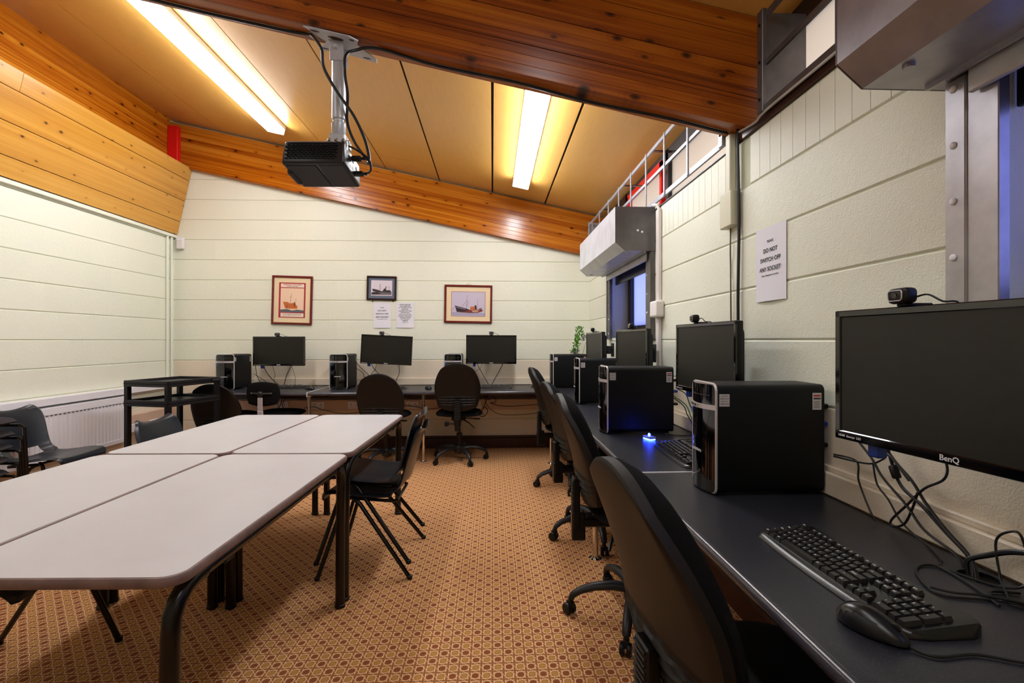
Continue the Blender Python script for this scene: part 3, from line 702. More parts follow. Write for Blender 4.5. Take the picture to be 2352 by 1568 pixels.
# ------------------------------------------------------------------ swivel chairs
def make_swivel(label, rot=0.0, armrot=0.0, dz=0.0):
    """faces +Y; dz lifts or lowers the backrest; armrot turns the five-armed base"""
    t = thing('swivel_chair', label, 'chair', group='black swivel chairs')
    base = obj('base_hub', B().lathe([(.035, .075), (.05, .085), (.052, .12), (.04, .15), (.03, .155)], 20), PLASTIC2, t, smooth=True)
    for k in range(5):
        a = armrot+k*2*PI/5; c_, s_ = math.cos(a), math.sin(a)
        P = [(.03, .125, .026), (.10, .135, .026), (.18, .128, .023), (.245, .108, .02), (.275, .088, .018), (.285, .07, .016)]
        b = B(); b.tube([(r_*c_, r_*s_, z_) for r_, z_, w_ in P], [p[2] for p in P], 10, sx=1.0, sy=.8); arm = obj('base_leg', b, PLASTIC2, t, smooth=True)
        cm = Mx((.285*c_, .285*s_, 0), (0, 0, a+1.1+.9*k))
        b = B().box(-.012, .012, -.014, .02, .03, .062, .005, 2).lathe([(.011, .05), (.011, .078)], 10); b.xf(cm); ca = obj('caster', b, PLASTIC, t, smooth=True)
        for e in (-1, 1):
            b = B().lathe([(.010, -.009), (.022, -.009), (.0255, -.004), (.0255, .005), (.021, .009), (.008, .009)], 18, Mx((e*.014, .010, .0256), (0, PI/2, 0))); b.xf(cm); obj('wheel', b, PLASTIC, ca, smooth=True)
    obj('gas_column', B().lathe([(.028, .14), (.028, .27), (.031, .275), (.031, .28)], 18), PLASTIC, t, smooth=True)
    obj('piston', B().lathe([(.014, .28), (.014, .44)], 14), PLASTIC2, t, smooth=True)
    mc = obj('mechanism', B().box(-.07, .07, -.13, .11, .425, .465, .01).box(-.03, .03, -.24, -.10, .405, .445, .008), PLASTIC, t)
    obj('lever', B().tube([(.05, -.03, .44), (.13, -.04, .435), (.17, -.045, .43)], .005, 8).box(.15, .215, -.06, -.035, .425, .437, .004), PLASTIC, t)
    obj('lever', B().tube([(.04, -.09, .435), (.10, -.12, .405), (.16, -.15, .36)], .007, 8), PLASTIC, t)
    obj('tension_knob', B().tube([(-.03, -.25, .415), (-.085, -.25, .415)], .007, 8).box(-.125, -.085, -.27, -.23, .393, .437, .006), PLASTIC, t)
    def ed(j, a, p=4): return max(0, 1-abs(j)**p)**.5*max(0, 1-abs(a)**p)**.5
    def seat(u, v):
        j, a = 2*u-1, 2*v-1; x = .235*j*math.sqrt(max(0, 1-.28*a*a)); y = .02+.225*a*math.sqrt(max(0, 1-.28*j*j)); return x, y, j, a
    f = lambda u, v: (lambda q: Vector((q[0], q[1], .49+.035*ed(q[2], q[3])-(.02*max(0, q[3])**3))))(seat(u, v))
    g = lambda u, v: (lambda q: Vector((q[0], q[1], .487-.008)))(seat(u, v))
    obj('seat', hull2(f, g, 20, 20), FABRIC, t, smooth=True)
    f = lambda u, v: (lambda q: Vector((q[0]*1.01, q[1], .481)))(seat(u, v)); g = lambda u, v: (lambda q: Vector((q[0]*.93, q[1]*.93, .481-.022*ed(q[2], q[3]))))(seat(u, v))
    obj('seat_pan', hull2(f, g, 16, 16), PLASTIC2, t, smooth=True)
    H = .46
    def back(u, v):
        j, a = 2*u-1, 2*v-1
        if a >= 0: w = .222*(1-.07*a)*math.sqrt(1-.44*a*a); zz = a*math.sqrt(1-.44*j*j)
        else: w = .222*math.sqrt(1-.30*a*a); zz = a*math.sqrt(1-.44*j*j+.12*j*j*min(1, -a*2))
        x = j*w; z = .75+dz+zz*H/2*1.04
        y = -.215+.55*x*x-.125*(v-.1)+.012*math.sin(v*PI)
        return x, y, z, j, a
    f = lambda u, v: (lambda q: Vector((q[0]*.985, q[1]+.012+.042*ed(q[3], q[4], 6), q[2])))(back(u, v)); g = lambda u, v: (lambda q: Vector((q[0]*.985, q[1]+.0005, q[2])))(back(u, v))
    obj('backrest', hull2(f, g, 22, 26), FABRIC, t, smooth=True)
    def shellback(u, v):
        x, y, z, j, a = back(u, v); r_ = 0
        if .10 < v < .34:
            zz = v+.055*abs(j)**1.5
            r_ = .006*math.sin((zz-.10)/.055*2*PI)*max(0, 1-abs(j)**4)*(1 if .1 < zz < .32 else 0)
        return Vector((x*1.012, y-.022-.012*ed(j, a, 8)+r_, .75+dz+(z-.75-dz)*1.012))
    g = lambda u, v: (lambda q: Vector((q[0]*1.012, q[1]-.001, .75+dz+(q[2]-.75-dz)*1.012)))(back(u, v))
    obj('back_shell', hull2(g, shellback, 30, 70), BACKP, t, smooth=True)
    z1 = .62+dz; bk = obj('back_bracket', B().box(-.034, .034, -.278, -.250, .40, z1, .004).box(-.026, .026, -.284, -.225, .345, .47, .006), PLASTIC, t)
    for k in range(int((z1-.47)/.013)): obj('rib', B().box(-.028, .028, -.283, -.277, .472+.013*k, .478+.013*k, .001), PLASTIC2 if k % 2 else BACKP, bk)
    return t
SP = [('swivel chair at the back worktop beside the trolley, low back half hidden by table', (-2.60, 4.93, 0), 0.03, 10, -.165),
      ('swivel chair at the back worktop behind the far table corner', (-1.06, 4.93, 0), -0.03, 30, -.075),
      ('swivel chair standing clear at the back worktop with ribbed back bracket in view', (-.34, 5.02, 0), 0.0, 7, .02),
      ('swivel chair at the window-side worktop furthest down, beside the back worktop', (.66, 4.12, 0), -PI/2+.06, 60, .01),
      ('swivel chair at the window-side worktop, second from the back wall', (.66, 3.05, 0), -PI/2+.10, 62, -.02),
      ('swivel chair at the window-side worktop, second from the camera end', (.635, 2.15, 0), -PI/2-.02, 50, .0),
      ('big black swivel chair at the near end of the window-side worktop', (.578, 1.01, 0), -PI/2+.10, 40, -.005)]
for lab, loc, rz, ar, dz in SP:
    c = make_swivel(lab, armrot=math.radians(ar), dz=dz); c.location = loc; c.rotation_euler = (0, 0, rz)
# small-backed typist chair
t = thing('typist_chair', 'typist chair with a small oval back pad on a silver bracket at the back worktop', 'chair', (-2.14, 4.98, 0), -.12)
def ed(j, a, p=4): return max(0, 1-abs(j)**p)**.5*max(0, 1-abs(a)**p)**.5
def pad(u, v):
    j, a = 2*u-1, 2*v-1; return .165*j*math.sqrt(1-.30*a*a), .72+.115*a*math.sqrt(1-.34*j*j), j, a
f = lambda u, v: (lambda q: Vector((q[0]*1.0, -.275+.6*q[0]**2+.028*ed(q[2], q[3]), q[1])))(pad(u, v)); g = lambda u, v: (lambda q: Vector((q[0], -.285+.6*q[0]**2-.012*ed(q[2], q[3]), q[1])))(pad(u, v))
obj('backrest', hull2(f, g, 20, 16), FABRIC, t, smooth=True)
br = obj('back_bracket', B().tube([(-.105, -.293, .727), (-.04, -.305, .725), (0, -.312, .725), (.04, -.305, .725), (.105, -.293, .727)], .013, 10, sy=.8).lathe([(.026, 0), (.026, .03), (.018, .038)], 14, Mx((0, -.295, .722), (PI/2, 0, 0))), PLASTIC2, t, smooth=True)
for x in (-.095, .095): obj('screw', B().lathe([(.006, 0), (.004, .003)], 10, Mx((x, -.306, .727), (PI/2, 0, 0))), CHROME, br)
obj('back_arm', B().box(-.024, .024, -.322, -.312, .56, .69, .003).box(-.024, .024, -.325, -.30, .44, .565, .004).box(-.024, .024, -.32, -.05, .43, .445, .003), SILVER, t, label='silver flat steel arm')
def seat(u, v):
    j, a = 2*u-1, 2*v-1; return .215*j*math.sqrt(1-.3*a*a), .03+.205*a*math.sqrt(1-.3*j*j), j, a
f = lambda u, v: (lambda q: Vector((q[0], q[1], .50+.03*ed(q[2], q[3]))))(seat(u, v)); g = lambda u, v: (lambda q: Vector((q[0], q[1], .49-.025*ed(q[2], q[3]))))(seat(u, v))
obj('seat', hull2(f, g, 18, 18), FABRIC, t, smooth=True)
obj('gas_column', B().lathe([(.026, .10), (.026, .30), (.014, .305), (.014, .46)], 16), CHROME, t, smooth=True)
for k in range(5):
    a = k*2*PI/5+.3; c_, s_ = math.cos(a), math.sin(a)
    obj('base_leg', B().tube([(.02*c_, .02*s_, .13), (.15*c_, .15*s_, .115), (.27*c_, .27*s_, .08)], [.024, .02, .014], 10), PLASTIC2, t, smooth=True)
    obj('caster', B().lathe([(.012, -.02), (.024, -.018), (.0255, 0), (.024, .018), (.012, .02)], 16, Mx((.27*c_, .27*s_, .0257), (PI/2, 0, a))).lathe([(.010, .03), (.010, .075)], 8, Mx((.27*c_, .27*s_, 0))), PLASTIC, t, smooth=True)

# ------------------------------------------------------------------ worktops
def nosing(pts): return B().tube([(p[0], p[1], .705) for p in pts], .0165, 12)
t = thing('worktop', 'dark blue-grey worktop along the window wall, near section with the cable hole', 'worktop', (.83, .8, .69))
ring = [(1.041-.83+.035*math.cos(k*PI/12), 1.005-.8+.035*math.sin(k*PI/12)) for k in range(24)]
bm = bmesh.new()      # slab with a round hole
x0, x1, y0, y1 = .542-.83, 1.093-.83, -.4-.8, 1.842-.8
cx, cy = 1.041-.83, 1.005-.8
def slab(z):
    o = [];
    for k in range(24):
        a = k*PI/12+1e-6; dx, dy = math.cos(a), math.sin(a)
        s_ = min((x1-cx)/dx if dx > 1e-9 else ((x0-cx)/dx if dx < -1e-9 else 1e9), (y1-cy)/dy if dy > 1e-9 else ((y0-cy)/dy if dy < -1e-9 else 1e9))
        o.append((cx+dx*s_, cy+dy*s_))
    return [bm.verts.new((p[0], p[1], z)) for p in ring], [bm.verts.new((p[0], p[1], z)) for p in o], o
# build as outer ring + four corner fills
ra, oa, op = slab(.03); rb, ob, _ = slab(.0)
crn = [(x1, y1), (x0, y1), (x0, y0), (x1, y0)]
ca = [bm.verts.new((p[0], p[1], .03)) for p in crn]; cb = [bm.verts.new((p[0], p[1], 0)) for p in crn]
for k in range(24):
    m_ = (k+1) % 24; bm.faces.new((ra[k], oa[k], oa[m_], ra[m_])); bm.faces.new((rb[m_], ob[m_], ob[k], rb[k])); bm.faces.new((ra[m_], rb[m_], rb[k], ra[k]))
    p, q = op[k], op[m_]
    for ci, c in enumerate(crn):
        onp = abs(p[0]-c[0]) < 1e-4 or abs(p[1]-c[1]) < 1e-4; onq = abs(q[0]-c[0]) < 1e-4 or abs(q[1]-c[1]) < 1e-4
        if onp and onq and abs(p[0]-q[0]) > 1e-4 and abs(p[1]-q[1]) > 1e-4 and ((c[0]-cx)*(p[0]+q[0]-2*cx) > 0) and ((c[1]-cy)*(p[1]+q[1]-2*cy) > 0):
            bm.faces.new((oa[k], ca[ci], oa[m_])); bm.faces.new((ob[m_], cb[ci], ob[k]))
b = B(); b.add(bm); obj('top', b, DESK, t)
obj('front_edge', B().tube([(.545-.83, -1.2, .0145), (.545-.83, 1.042, .0145)], .0157, 16), DESKEDGE, t, smooth=True, label='shiny rounded front edge')
obj('cable_hole_shade', B().lathe([(.0352, -.002), (.0349, .022)], 24, Mx((cx, cy, 0))), DARKGAP, t)  # black capped ring, painted in for the darkness inside the hole
t = thing('worktop', 'dark blue-grey worktop along the window wall beyond the white joint strip', 'worktop', (.83, 3.5, .69))
obj('top', B().prism([(-.288, 1.852-3.5), (.263, 1.852-3.5), (.263, 2.05), (-.288, 2.05)], 0, .03), DESK, t)
obj('front_edge', B().tube([(.545-.83, 1.852-3.5, .0145), (.545-.83, 4.9-3.5, .0145)], .0157, 16), DESKEDGE, t, smooth=True)
obj('joint_strip', B().box(-.30, .263, 1.8435-3.5, 1.8505-3.5, .0, .0335, .0012).box(-.3065, -.298, 1.8435-3.5, 1.8505-3.5, -.012, .0335, .001), WHITEP, t, label='white joint strip')
t = thing('worktop', 'dark worktop along the back wall between the joint post and the window-side worktop', 'worktop', (-.7, 5.2, .69))
obj('top', B().prism([(-1.09, -.395), (1.235, -.305), (1.235, .37), (-1.09, .37)], 0, .03), DESK, t)
obj('front_edge', B().tube([(-1.09, -.39, .0145), (1.235, -.30, .0145)], .0157, 14), DESKEDGE, t, smooth=True)
t = thing('worktop', 'dark worktop along the back wall at the trolley end', 'worktop', (-2.35, 5.2, .69))
obj('top', B().prism([(-.58, -.40), (.552, -.395), (.552, .37), (-.58, .37)], 0, .03), DESK, t)
obj('front_edge', B().tube([(-.58, -.395, .0145), (.552, -.39, .0145)], .0157, 14), DESKEDGE, t, smooth=True)
obj('joint_strip', B().box(.5535, .5595, -.40, .37, 0, .0335, .001).box(.5535, .5595, -.412, -.40, -.012, .0335, .001), WHITEP, t, label='white joint strip')
def post(label, x, y):
    t = thing('support_post', label, 'leg', (x, y, 0), group='chrome worktop posts')
    obj('post', B().lathe([(.0165, .006), (.0165, .678)], 18), CHROME, t, smooth=True)
    obj('floor_flange', B().lathe([(.036, 0), (.036, .003), (.022, .007), (.0185, .014)], 20), CHROME, t, smooth=True)
    obj('top_flange', B().lathe([(.018, .668), (.03, .68), (.034, .6895)], 20), CHROME, t, smooth=True)
    return t
p0 = post('chrome post under the back worktop between two swivel chairs', -.70, 4.99)
for lab, x, y in (('chrome post under the back worktop below the white joint strip', -1.81, 4.90), ('chrome post under the window-side worktop behind the furthest swivel chair', .585, 4.85),
                  ('chrome post under the window-side worktop between two swivel chairs', .58, 2.73), ('chrome post under the back worktop beside the trolley', -2.86, 4.9)):
    dup(p0, (x, y, 0), 0, lab)

# ------------------------------------------------------------------ computers
def arc_y(x, y0=-.158, bow=.024): return y0-bow*(1-(x/.088)**2)
def cornerz(x, r=.022, hw=.088):
    d = abs(x)-(hw-r); return r-math.sqrt(max(0, r*r-d*d)) if d > 0 else 0
def make_tower(label):
    t = thing('computer_tower', label, 'computer', group='black computer towers')
    b = B(); b.prism(rounded(.176, .352, .02, 4, -.088, .010), -.155, .205, mat=SW); obj('case', b, CASE, t, smooth=True)
    xs = lambda u: -.088+.176*u
    zf = lambda u, v: .008+cornerz(xs(u))*.6+(.354-cornerz(xs(u))*1.6)*v
    f = lambda u, v: Vector((xs(u), arc_y(xs(u)), zf(u, v))); g = lambda u, v: Vector((xs(u), -.1555, zf(u, v)))
    obj('front_panel', hull2(f, g, 24, 6), GLOSS, t, smooth=True)
    rr = rounded(.180, .357, .022, 5, -.09, .0065); obj('silver_trim', B().tube([(p[0], -.157, p[1]) for p in rr+rr[:1]], .0042, 8, cap=False), SILVER, t, smooth=True)
    f = lambda u, v: Vector((xs(u), arc_y(xs(u))-.0025, .279+.016*v)); g = lambda u, v: Vector((xs(u), arc_y(xs(u))+.004, .279+.016*v))
    bd = obj('port_band', hull2(f, g, 20, 1), SILVER, t, smooth=True)
    for x, w_ in ((-.055, .006), (-.038, .0025), (-.026, .0025), (-.008, .006), (.01, .0015)):
        obj('port', B().box(x-w_, x+w_, arc_y(x)-.0032, arc_y(x)-.001, .284, .290), PLASTIC, bd)
    f = lambda u, v: Vector((xs(u)*.98, arc_y(xs(u))-.0006, .325+.0015*v)); g = lambda u, v: Vector((xs(u)*.98, arc_y(xs(u))+.004, .325+.0015*v))
    obj('drive_seam', hull2(f, g, 16, 1), GREYM, t)
    text('logo', 'zoostorm', .017, INKW, (-.0, arc_y(0)-.0008, .132), (PI/2, 0, 0), t, ex=.0003, label='small white maker lettering')
    obj('badge', B().box(-.086, -.069, arc_y(-.078)-.003, arc_y(-.078)+.004, .252, .272, .001), STICKB, t)
    s1 = obj('sticker', B().box(.0878, .0886, -.146, -.112, .292, .332, .0002), STICK, t)
    for k, (s_, w_) in enumerate((('IT SUPPORT', .0045), ('01482 321321', .0052), ('PLEASE CALL', .004), ('01482 321321', .0052))):
        text('print', s_, w_, INK, (.0888, -.129, .324-.0085*k), (PI/2, 0, PI/2), s1, ex=.0001)
    s2 = obj('sticker', B().box(.0878, .0886, .165, .195, .28, .335, .0002), STICK, t)
    obj('warning_bar', B().box(.0886, .0889, .168, .192, .323, .329), STICKR, s2); obj('warning_bar', B().box(.0886, .0889, .168, .192, .314, .319), INK, s2)
    for k in range(5): obj('print_line', B().box(.0886, .0888, .168, .190, .286+.005*k, .2875+.005*k), INK, s2)
    for x, y in ((-.07, -.13), (.07, -.13), (-.07, .17), (.07, .17)): obj('foot', B().lathe([(.012, 0), (.014, .010)], 10, Mx((x, y, 0))), PLASTIC, t)
    b = B().box(-.08, .08, .205, .207, .02, .35, .001)
    rp = obj('rear_panel', b, GREYM, t)
    for z, m_ in ((.22, BLUEP), (.28, PLASTIC), (.15, PLASTIC)): obj('plug', B().box(.03, .06, .207, .24, z, z+.014, .003), m_, rp)
    return t
tw = make_tower('near black computer tower beside the big near monitor'); ZD = .7205
tw.location = (.725+.158, 1.545+.088+.012, ZD); tw.rotation_euler = (0, 0, -PI/2)
dup(tw, (.621+.158, 2.61+.09, ZD), -PI/2, 'black computer tower with blue glow on its side, second along the window wall')
dup(tw, (.686+.158, 3.825+.09, ZD), -PI/2, 'black computer tower third along the window wall')
dup(tw, (.63+.158, 5.06+.09, ZD), -PI/2+.03, 'black computer tower in the room corner below the plant')
dup(tw, (-2.72, 5.235, ZD), .0, 'black computer tower on the back worktop beside the trolley')
dup(tw, (-1.586, 5.25, ZD), .0, 'black computer tower on the back worktop just past the white joint strip')
dup(tw, (-.415, 5.30, ZD), .0, 'black computer tower partly hidden behind the free-standing swivel chair')

def make_monitor(label, arm):
    t = thing('monitor', label, 'monitor', group='black wall-mounted monitors'); w, h = .275, .157
    b = B().box(-w, w, -.006, .02, -h, h, .005, 2); obj('rear_case', b.box(-w+.03, w-.03, .02, .045, -h+.02, h-.03, .02, 3), PLASTIC, t, smooth=True)
    bz = .016
    b = B().box(-w, w, -.012, -.004, h-bz, h, .002).box(-w, w, -.012, -.004, -h, -h+.021, .002).box(-w, -w+bz, -.012, -.004, -h, h, .002).box(w-bz, w, -.012, -.004, -h, h, .002)
    be = obj('bezel', b, GLOSS, t)
    obj('screen', B().box(-w+bz-.001, w-bz+.001, -.0085, -.005, -h+.02, h-bz+.001), SCREEN, t)
    text('logo', 'BenQ', .016, INKW, (0, -.0125, -h+.006), (PI/2, 0, 0), be, ex=.0002, label='small white maker lettering')
    text('badge', 'HDMI  Senseye  LED', .0075, INKW, (-w+.012, -.0124, -h+.007), (PI/2, 0, 0), be, align='LEFT', ex=.0001)
    obj('power_light', B().box(w-.010, w-.007, -.0128, -.0118, -.02, -.012), STICKB, be)
    ar = obj('wall_arm', B().box(-.05, .05, .045, .055, -.05, .05, .003).tube([(0, .05, 0), (0, arm-.06, 0)], .014, 10).lathe([(.022, -.035), (.022, .035)], 12, Mx((0, arm-.06, 0))).box(-.03, .03, arm-.035, arm-.022, -.06, .06, .003).tube([(0, arm-.06, 0), (0, arm-.03, 0)], .012, 10), PLASTIC2, t, smooth=True)
    b = B()
    obj('plug', B().box(-.20, -.17, .005, .03, -h-.03, -h+.002, .003), BLUEP, t)
    return t
MON = [('big black monitor close to the camera, at the near worktop end', (.898, .913, 1.143), -83.4, 0, .16),
       ('black monitor between the two nearest towers on the window wall', (.927, 2.097, 1.147), -87.7, 0, .17),
       ('black monitor below the far window, in front of a shutter guide', (.916, 3.175, 1.143), -85, 0, .18),
       ('black monitor beside the room corner plant', (.905, 4.285, 1.143), -87.4, 0, .19),
       ('black monitor on the back wall below the red poster frame', (-2.288, 5.33, 1.112), -1.5, 0, .25),
       ('tilted black monitor on the back wall below the two notices', (-1.145, 5.33, 1.125), -1.0, 2.8, .25),
       ('black monitor on the back wall below the colour ship picture', (-.012, 5.34, 1.128), 0, .3, .24)]
MOBS = []
for lab, loc, rz, ry, arm in MON:
    m = make_monitor(lab, arm); m.location = loc; m.rotation_euler = (0, math.radians(ry), math.radians(rz)); MOBS.append(m)
def make_webcam(label):
    t = thing('webcam', label, 'webcam', group='webcams on the monitors')
    obj('body', B().box(-.026, .026, -.022, .010, .006, .040, .010, 3), PLASTIC, t, smooth=True)
    rr = rounded(.038, .022, .006, 3, -.019, .012); obj('lens_ring', B().tube([(p[0], -.0225, p[1]) for p in rr+rr[:1]], .0012, 6, cap=False), SILVER, t, smooth=True)
    obj('lens', B().lathe([(.007, 0), (.006, .002)], 12, Mx((0, -.022, .023), (PI/2, 0, 0))), GLOSS, t)
    obj('clip', B().box(-.016, .016, -.008, .05, .0, .007, .003).box(-.015, .015, .04, .056, -.02, .004, .003), PLASTIC, t)
    obj('cable', B().tube([(.02, .01, .02), (.045, .012, .022), (.07, .02, .006), (.08, .045, .0), (.07, .06, -.06)], .002, 6, smooth=4), CABLE, t, smooth=True)
    return t
wc0 = None
for i, (lx, lab) in enumerate(((-.105, 'webcam on the big near monitor'), (-.09, 'webcam on the monitor between the two nearest towers'), (0, 'webcam on the monitor below the far window'), (-.065, 'webcam on the monitor beside the plant'),
                               (-.02, 'webcam on the monitor below the red poster'), (-.06, 'webcam on the tilted monitor'), (0, 'webcam on the monitor below the colour ship picture'))):
    lab = 'small black '+lab+', clipped to its top edge'
    m = MOBS[i]; mw = Matrix.LocRotScale(m.location, m.rotation_euler, None); p = mw @ Vector((lx, .004, .1575))
    rot = m.rotation_euler.copy(); rot.z += (-.15 if i < 4 else .0)
    if wc0 is None: wc0 = make_webcam(lab); wc0.location = p; wc0.rotation_euler = rot
    else: dup(wc0, p, tuple(rot), lab)

KM = plain('keycap', '#1d1b1d', 0.35); KEYC = {}
def keymesh(w, d=1):
    k = (w, d)
    if k not in KEYC:
        b = bmesh.new(); bmesh.ops.create_cube(b, size=1.0); W_, D_ = w*.0187-.0012, d*.0187-.0012
        for v in b.verts:
            top = v.co.z > 0; s_ = .0028 if top else 0
            v.co = Vector((v.co.x*2*(W_/2-s_), v.co.y*2*(D_/2-s_)+(.0008 if top else 0), .0075 if top else -.003))
        me = bpy.data.meshes.new('key'); b.to_mesh(me); b.free(); me.materials.append(KM); KEYC[k] = me
    return KEYC[k]
def keylayout():
    L = []; 
    def row(y, items, x=0):
        for it in items:
            if isinstance(it, tuple): w, s_ = it
            elif isinstance(it, float): x += it; continue
            else: w, s_ = 1, it
            L.append((x+w/2, y, w, 1, s_)); x += w
    row(5.3, ['Esc', 1.0, 'F1', 'F2', 'F3', 'F4', .5, 'F5', 'F6', 'F7', 'F8', .5, 'F9', 'F10', 'F11', 'F12', .3, 'Prt', 'Scr', 'Brk'])
    row(4, list('`1234567890-=')+[(2, '<-')]+[.3, 'Ins', 'Hm', 'Pu', .3, 'Nm', '/', '*', '-'])
    row(3, [(1.5, 'Tab')]+list('QWERTYUIOP[]')+[(1.5, '')]+[.3, 'Del', 'End', 'Pd', .3, '7', '8', '9'])
    row(2, [(1.75, 'Cap')]+list("ASDFGHJKL;'")+[(2.25, 'Enter')]+[.3, 3.0, .3, '4', '5', '6'])
    row(1, [(1.25, '^'), '\\']+list('ZXCVBNM,./')+[(2.75, '^')]+[.3, 1.0, '^', 1.0, .3, '1', '2', '3'])
    row(0, [(1.25, 'Ctl'), (1.25, ''), (1.25, 'Alt'), (6.25, ''), (1.25, 'Gr'), (1.25, ''), (1.25, ''), (1.25, 'Ctl'), .3, '<', 'v', '>', .3, (2, '0'), '.'])
    L.append((15+.3+3+.3+3.5, 2.5, 1, 2, '+')); L.append((15+.3+3+.3+3.5, .5, 1, 2, '')); return L
KL = keylayout()
def make_keyboard(label, detail=True):
    t = thing('keyboard', label, 'keyboard', group='black keyboards'); HW = .232
    def out(u, v):
        j = 2*u-1; x = HW*j; cut = .03*(1-math.sqrt(max(0, 1-((abs(j)-.88)/.12)**2))) if abs(j) > .88 else 0
        yf = -.078-.012*(1-j*j)+cut*1.3; yb = .072-cut; return x, yf, yb
    def f(u, v):
        x, yf, yb = out(u, v); y = yf+(yb-yf)*v
        z = .012+.012*min(1, max(0, (y+.07)/.14)); e = min(1, v/.10); z *= math.sin(e*PI/2)*.85+.15 if v < .10 else 1
        if v > .96: z *= .75
        aj = abs(2*u-1)
        if aj > .94: z *= max(.15, math.sqrt(max(0, 1-((aj-.94)/.06)**2)))
        return Vector((x, y, z))
    g = lambda u, v: (lambda q: Vector((q[0], q[1]+(q[2]-q[1])*v, .0)))(out(u, v))
    obj('keyboard_case', hull2(f, g, 48, 24), GLOSSK, t, smooth=True)
    def kp(x, y): X = -.21+x*.0187; Y = -.058+y*.0187; return X, Y, .0125+.012*min(1, max(0, (Y+.07)/.14))+.0005
    X0 = -.2105
    if detail == 2:
        for x, y, w, d, s_ in KL:
            X, Y, Z_ = kp(x, y); k = inst('key', keymesh(w, d), t, (X, Y, Z_), (.085, 0, 0))
            if s_: text('legend', s_, .0062, INKW, (-.0035*min(w, 2), -.0018, .0078), (0, 0, 0), k, ex=.0001)
    else:
        b = B()
        for x, y, w, d, s_ in KL:
            X, Y, Z_ = kp(x, y); q = bmesh.new(); q.from_mesh(keymesh(w, d)); b.add(q, Mx((X, Y, Z_), (.085, 0, 0)))
        o = obj('keys', b, KM, t); o['kind'] = 'stuff'
        b = B()
        for x, y, w, d, s_ in KL:
            if s_: X, Y, Z_ = kp(x, y); b.add((lambda q: (bmesh.ops.create_cube(q, size=1.0), q)[1])(bmesh.new()), Mx((X-.003, Y, Z_+.0078), (.085, 0, 0)) @ Matrix.Diagonal((.003, .003, .0002, 1)))
        obj('key_marks', b, INKW, t, kind='stuff')
    return t
GLOSSK = plain('keyboard_black', '#0d0c0e', 0.28)
make_keyboard('large black keyboard at the near end of the window-side worktop', 2).location = (.77, 1.025, ZD); kb = [o for o in COL.objects if o.name == 'keyboard'][0]; kb.rotation_euler = (0, 0, -PI/2+.02)
k1 = make_keyboard('black keyboard half hidden behind the near tower, beside the blue light', 1); k1.location = (.85, 2.12, ZD); k1.rotation_euler = (0, 0, -PI/2-.05)
dup(k1, (-2.18, 5.30, ZD), .04, 'black keyboard under the monitor behind the typist chair')
dup(k1, (-1.13, 5.20, ZD), -.06, 'black keyboard behind the swivel chair below the tilted monitor')
dup(k1, (-.02, 5.22, ZD), -.02, 'black keyboard on the back worktop beside the free-standing swivel chair')
def make_mouse(label):
    t = thing('computer_mouse', label, 'mouse', group='black computer mice')
    def mo(sc, off, zc, cut):
        b = bmesh.new(); bmesh.ops.create_uvsphere(b, u_segments=28, v_segments=20, radius=1.0)
        for v in b.verts:
            x, y, z = v.co; zz = max(z, 0)**.9 if z > 0 else z*.15
            v.co = Vector((x*.031*sc*(1-.10*y), y*.057*sc, (zz*.034*(1-.30*y-.15*y*y))*sc+off))
        q = B(); q.add(b); return q
    obj('mouse_body', mo(1.0, .004, 0, 0), PLASTIC2, t, smooth=True)
    b = mo(1.012, .0045, 0, 0)
    bmesh.ops.delete(b.bm, geom=[f for f in b.bm.faces if abs(f.calc_center_median().x) > .0215 or f.calc_center_median().z < .012], context='FACES')
    obj('top_shell', b, GLOSSK, t, smooth=True)
    obj('scroll_wheel', B().lathe([(.006, -.003), (.0085, -.002), (.0085, .002), (.006, .003)], 16, Mx((0, .034, .0215), (0, PI/2, 0))), PLASTIC, t, smooth=True)
    return t
ms = make_mouse('black mouse lying in front of the near keyboard'); ms.location = (.662, .825, ZD); ms.rotation_euler = (0, 0, PI+.42)
dup(ms, (-.67, 5.12, ZD), .5, 'black mouse on the back worktop between the two right-hand chairs there'.replace('right-hand ', ''))
dup(ms, (.47, 5.22, ZD), 1.3, 'black mouse on the back worktop near the window-side chairs')
dup(ms, (-1.89, 5.12, ZD), 1.2, 'black mouse on the back worktop beside the white joint strip')
t = thing('optical_mouse', 'clear little mouse glowing bright blue on the worktop beside the second tower', 'mouse', (.80, 2.46, ZD), .3)
CLEAR = plain('blue_clear_plastic', '#7f8cff', 0.1)
obj('body', B().box(-.02, .02, -.032, .032, .008, .020, .005, 2), CLEAR, t, smooth=True)
obj('light', B().box(-.018, .018, -.03, .03, .002, .0075, .002), BLUEL, t); obj('light', B().lathe([(.006, .021), (.006, .030), (.002, .034)], 10), BLUEL, t)

# ------------------------------------------------------------------ cables
def cab(pts, r, lab, sm=6, mat=None, name='cable'): return tubeobj(name, pts, r, mat or CABLE, lab, 'cable', smooth=sm)
def at(P, dx=0): return [(p[0]+dx, p[1], p[2]) for p in P]
cab(at([(1.07, 1.42, 1.0), (1.07, 1.398, 0.946), (1.07, 1.335, 0.895), (1.07, 1.296, 0.852), (1.07, 1.219, 0.801), (1.07, 1.167, 0.757), (1.065, 1.08, 0.735), (1.05, 1.045, 0.712), (1.045, 1.035, .66)]), .0033, 'thin black cable from the near monitor with a bead, into the worktop hole')
cab([(1.05, 1.27, 1.0), (1.07, 1.282, 0.946), (1.07, 1.259, 0.884), (1.07, 1.232, 0.844), (1.07, 1.175, 0.816), (1.07, 1.111, 0.775), (1.06, 1.045, 0.745), (1.045, 1.02, 0.712), (1.04, 1.01, .66)], .0042, 'thick black cable with a ferrite block under the near monitor')
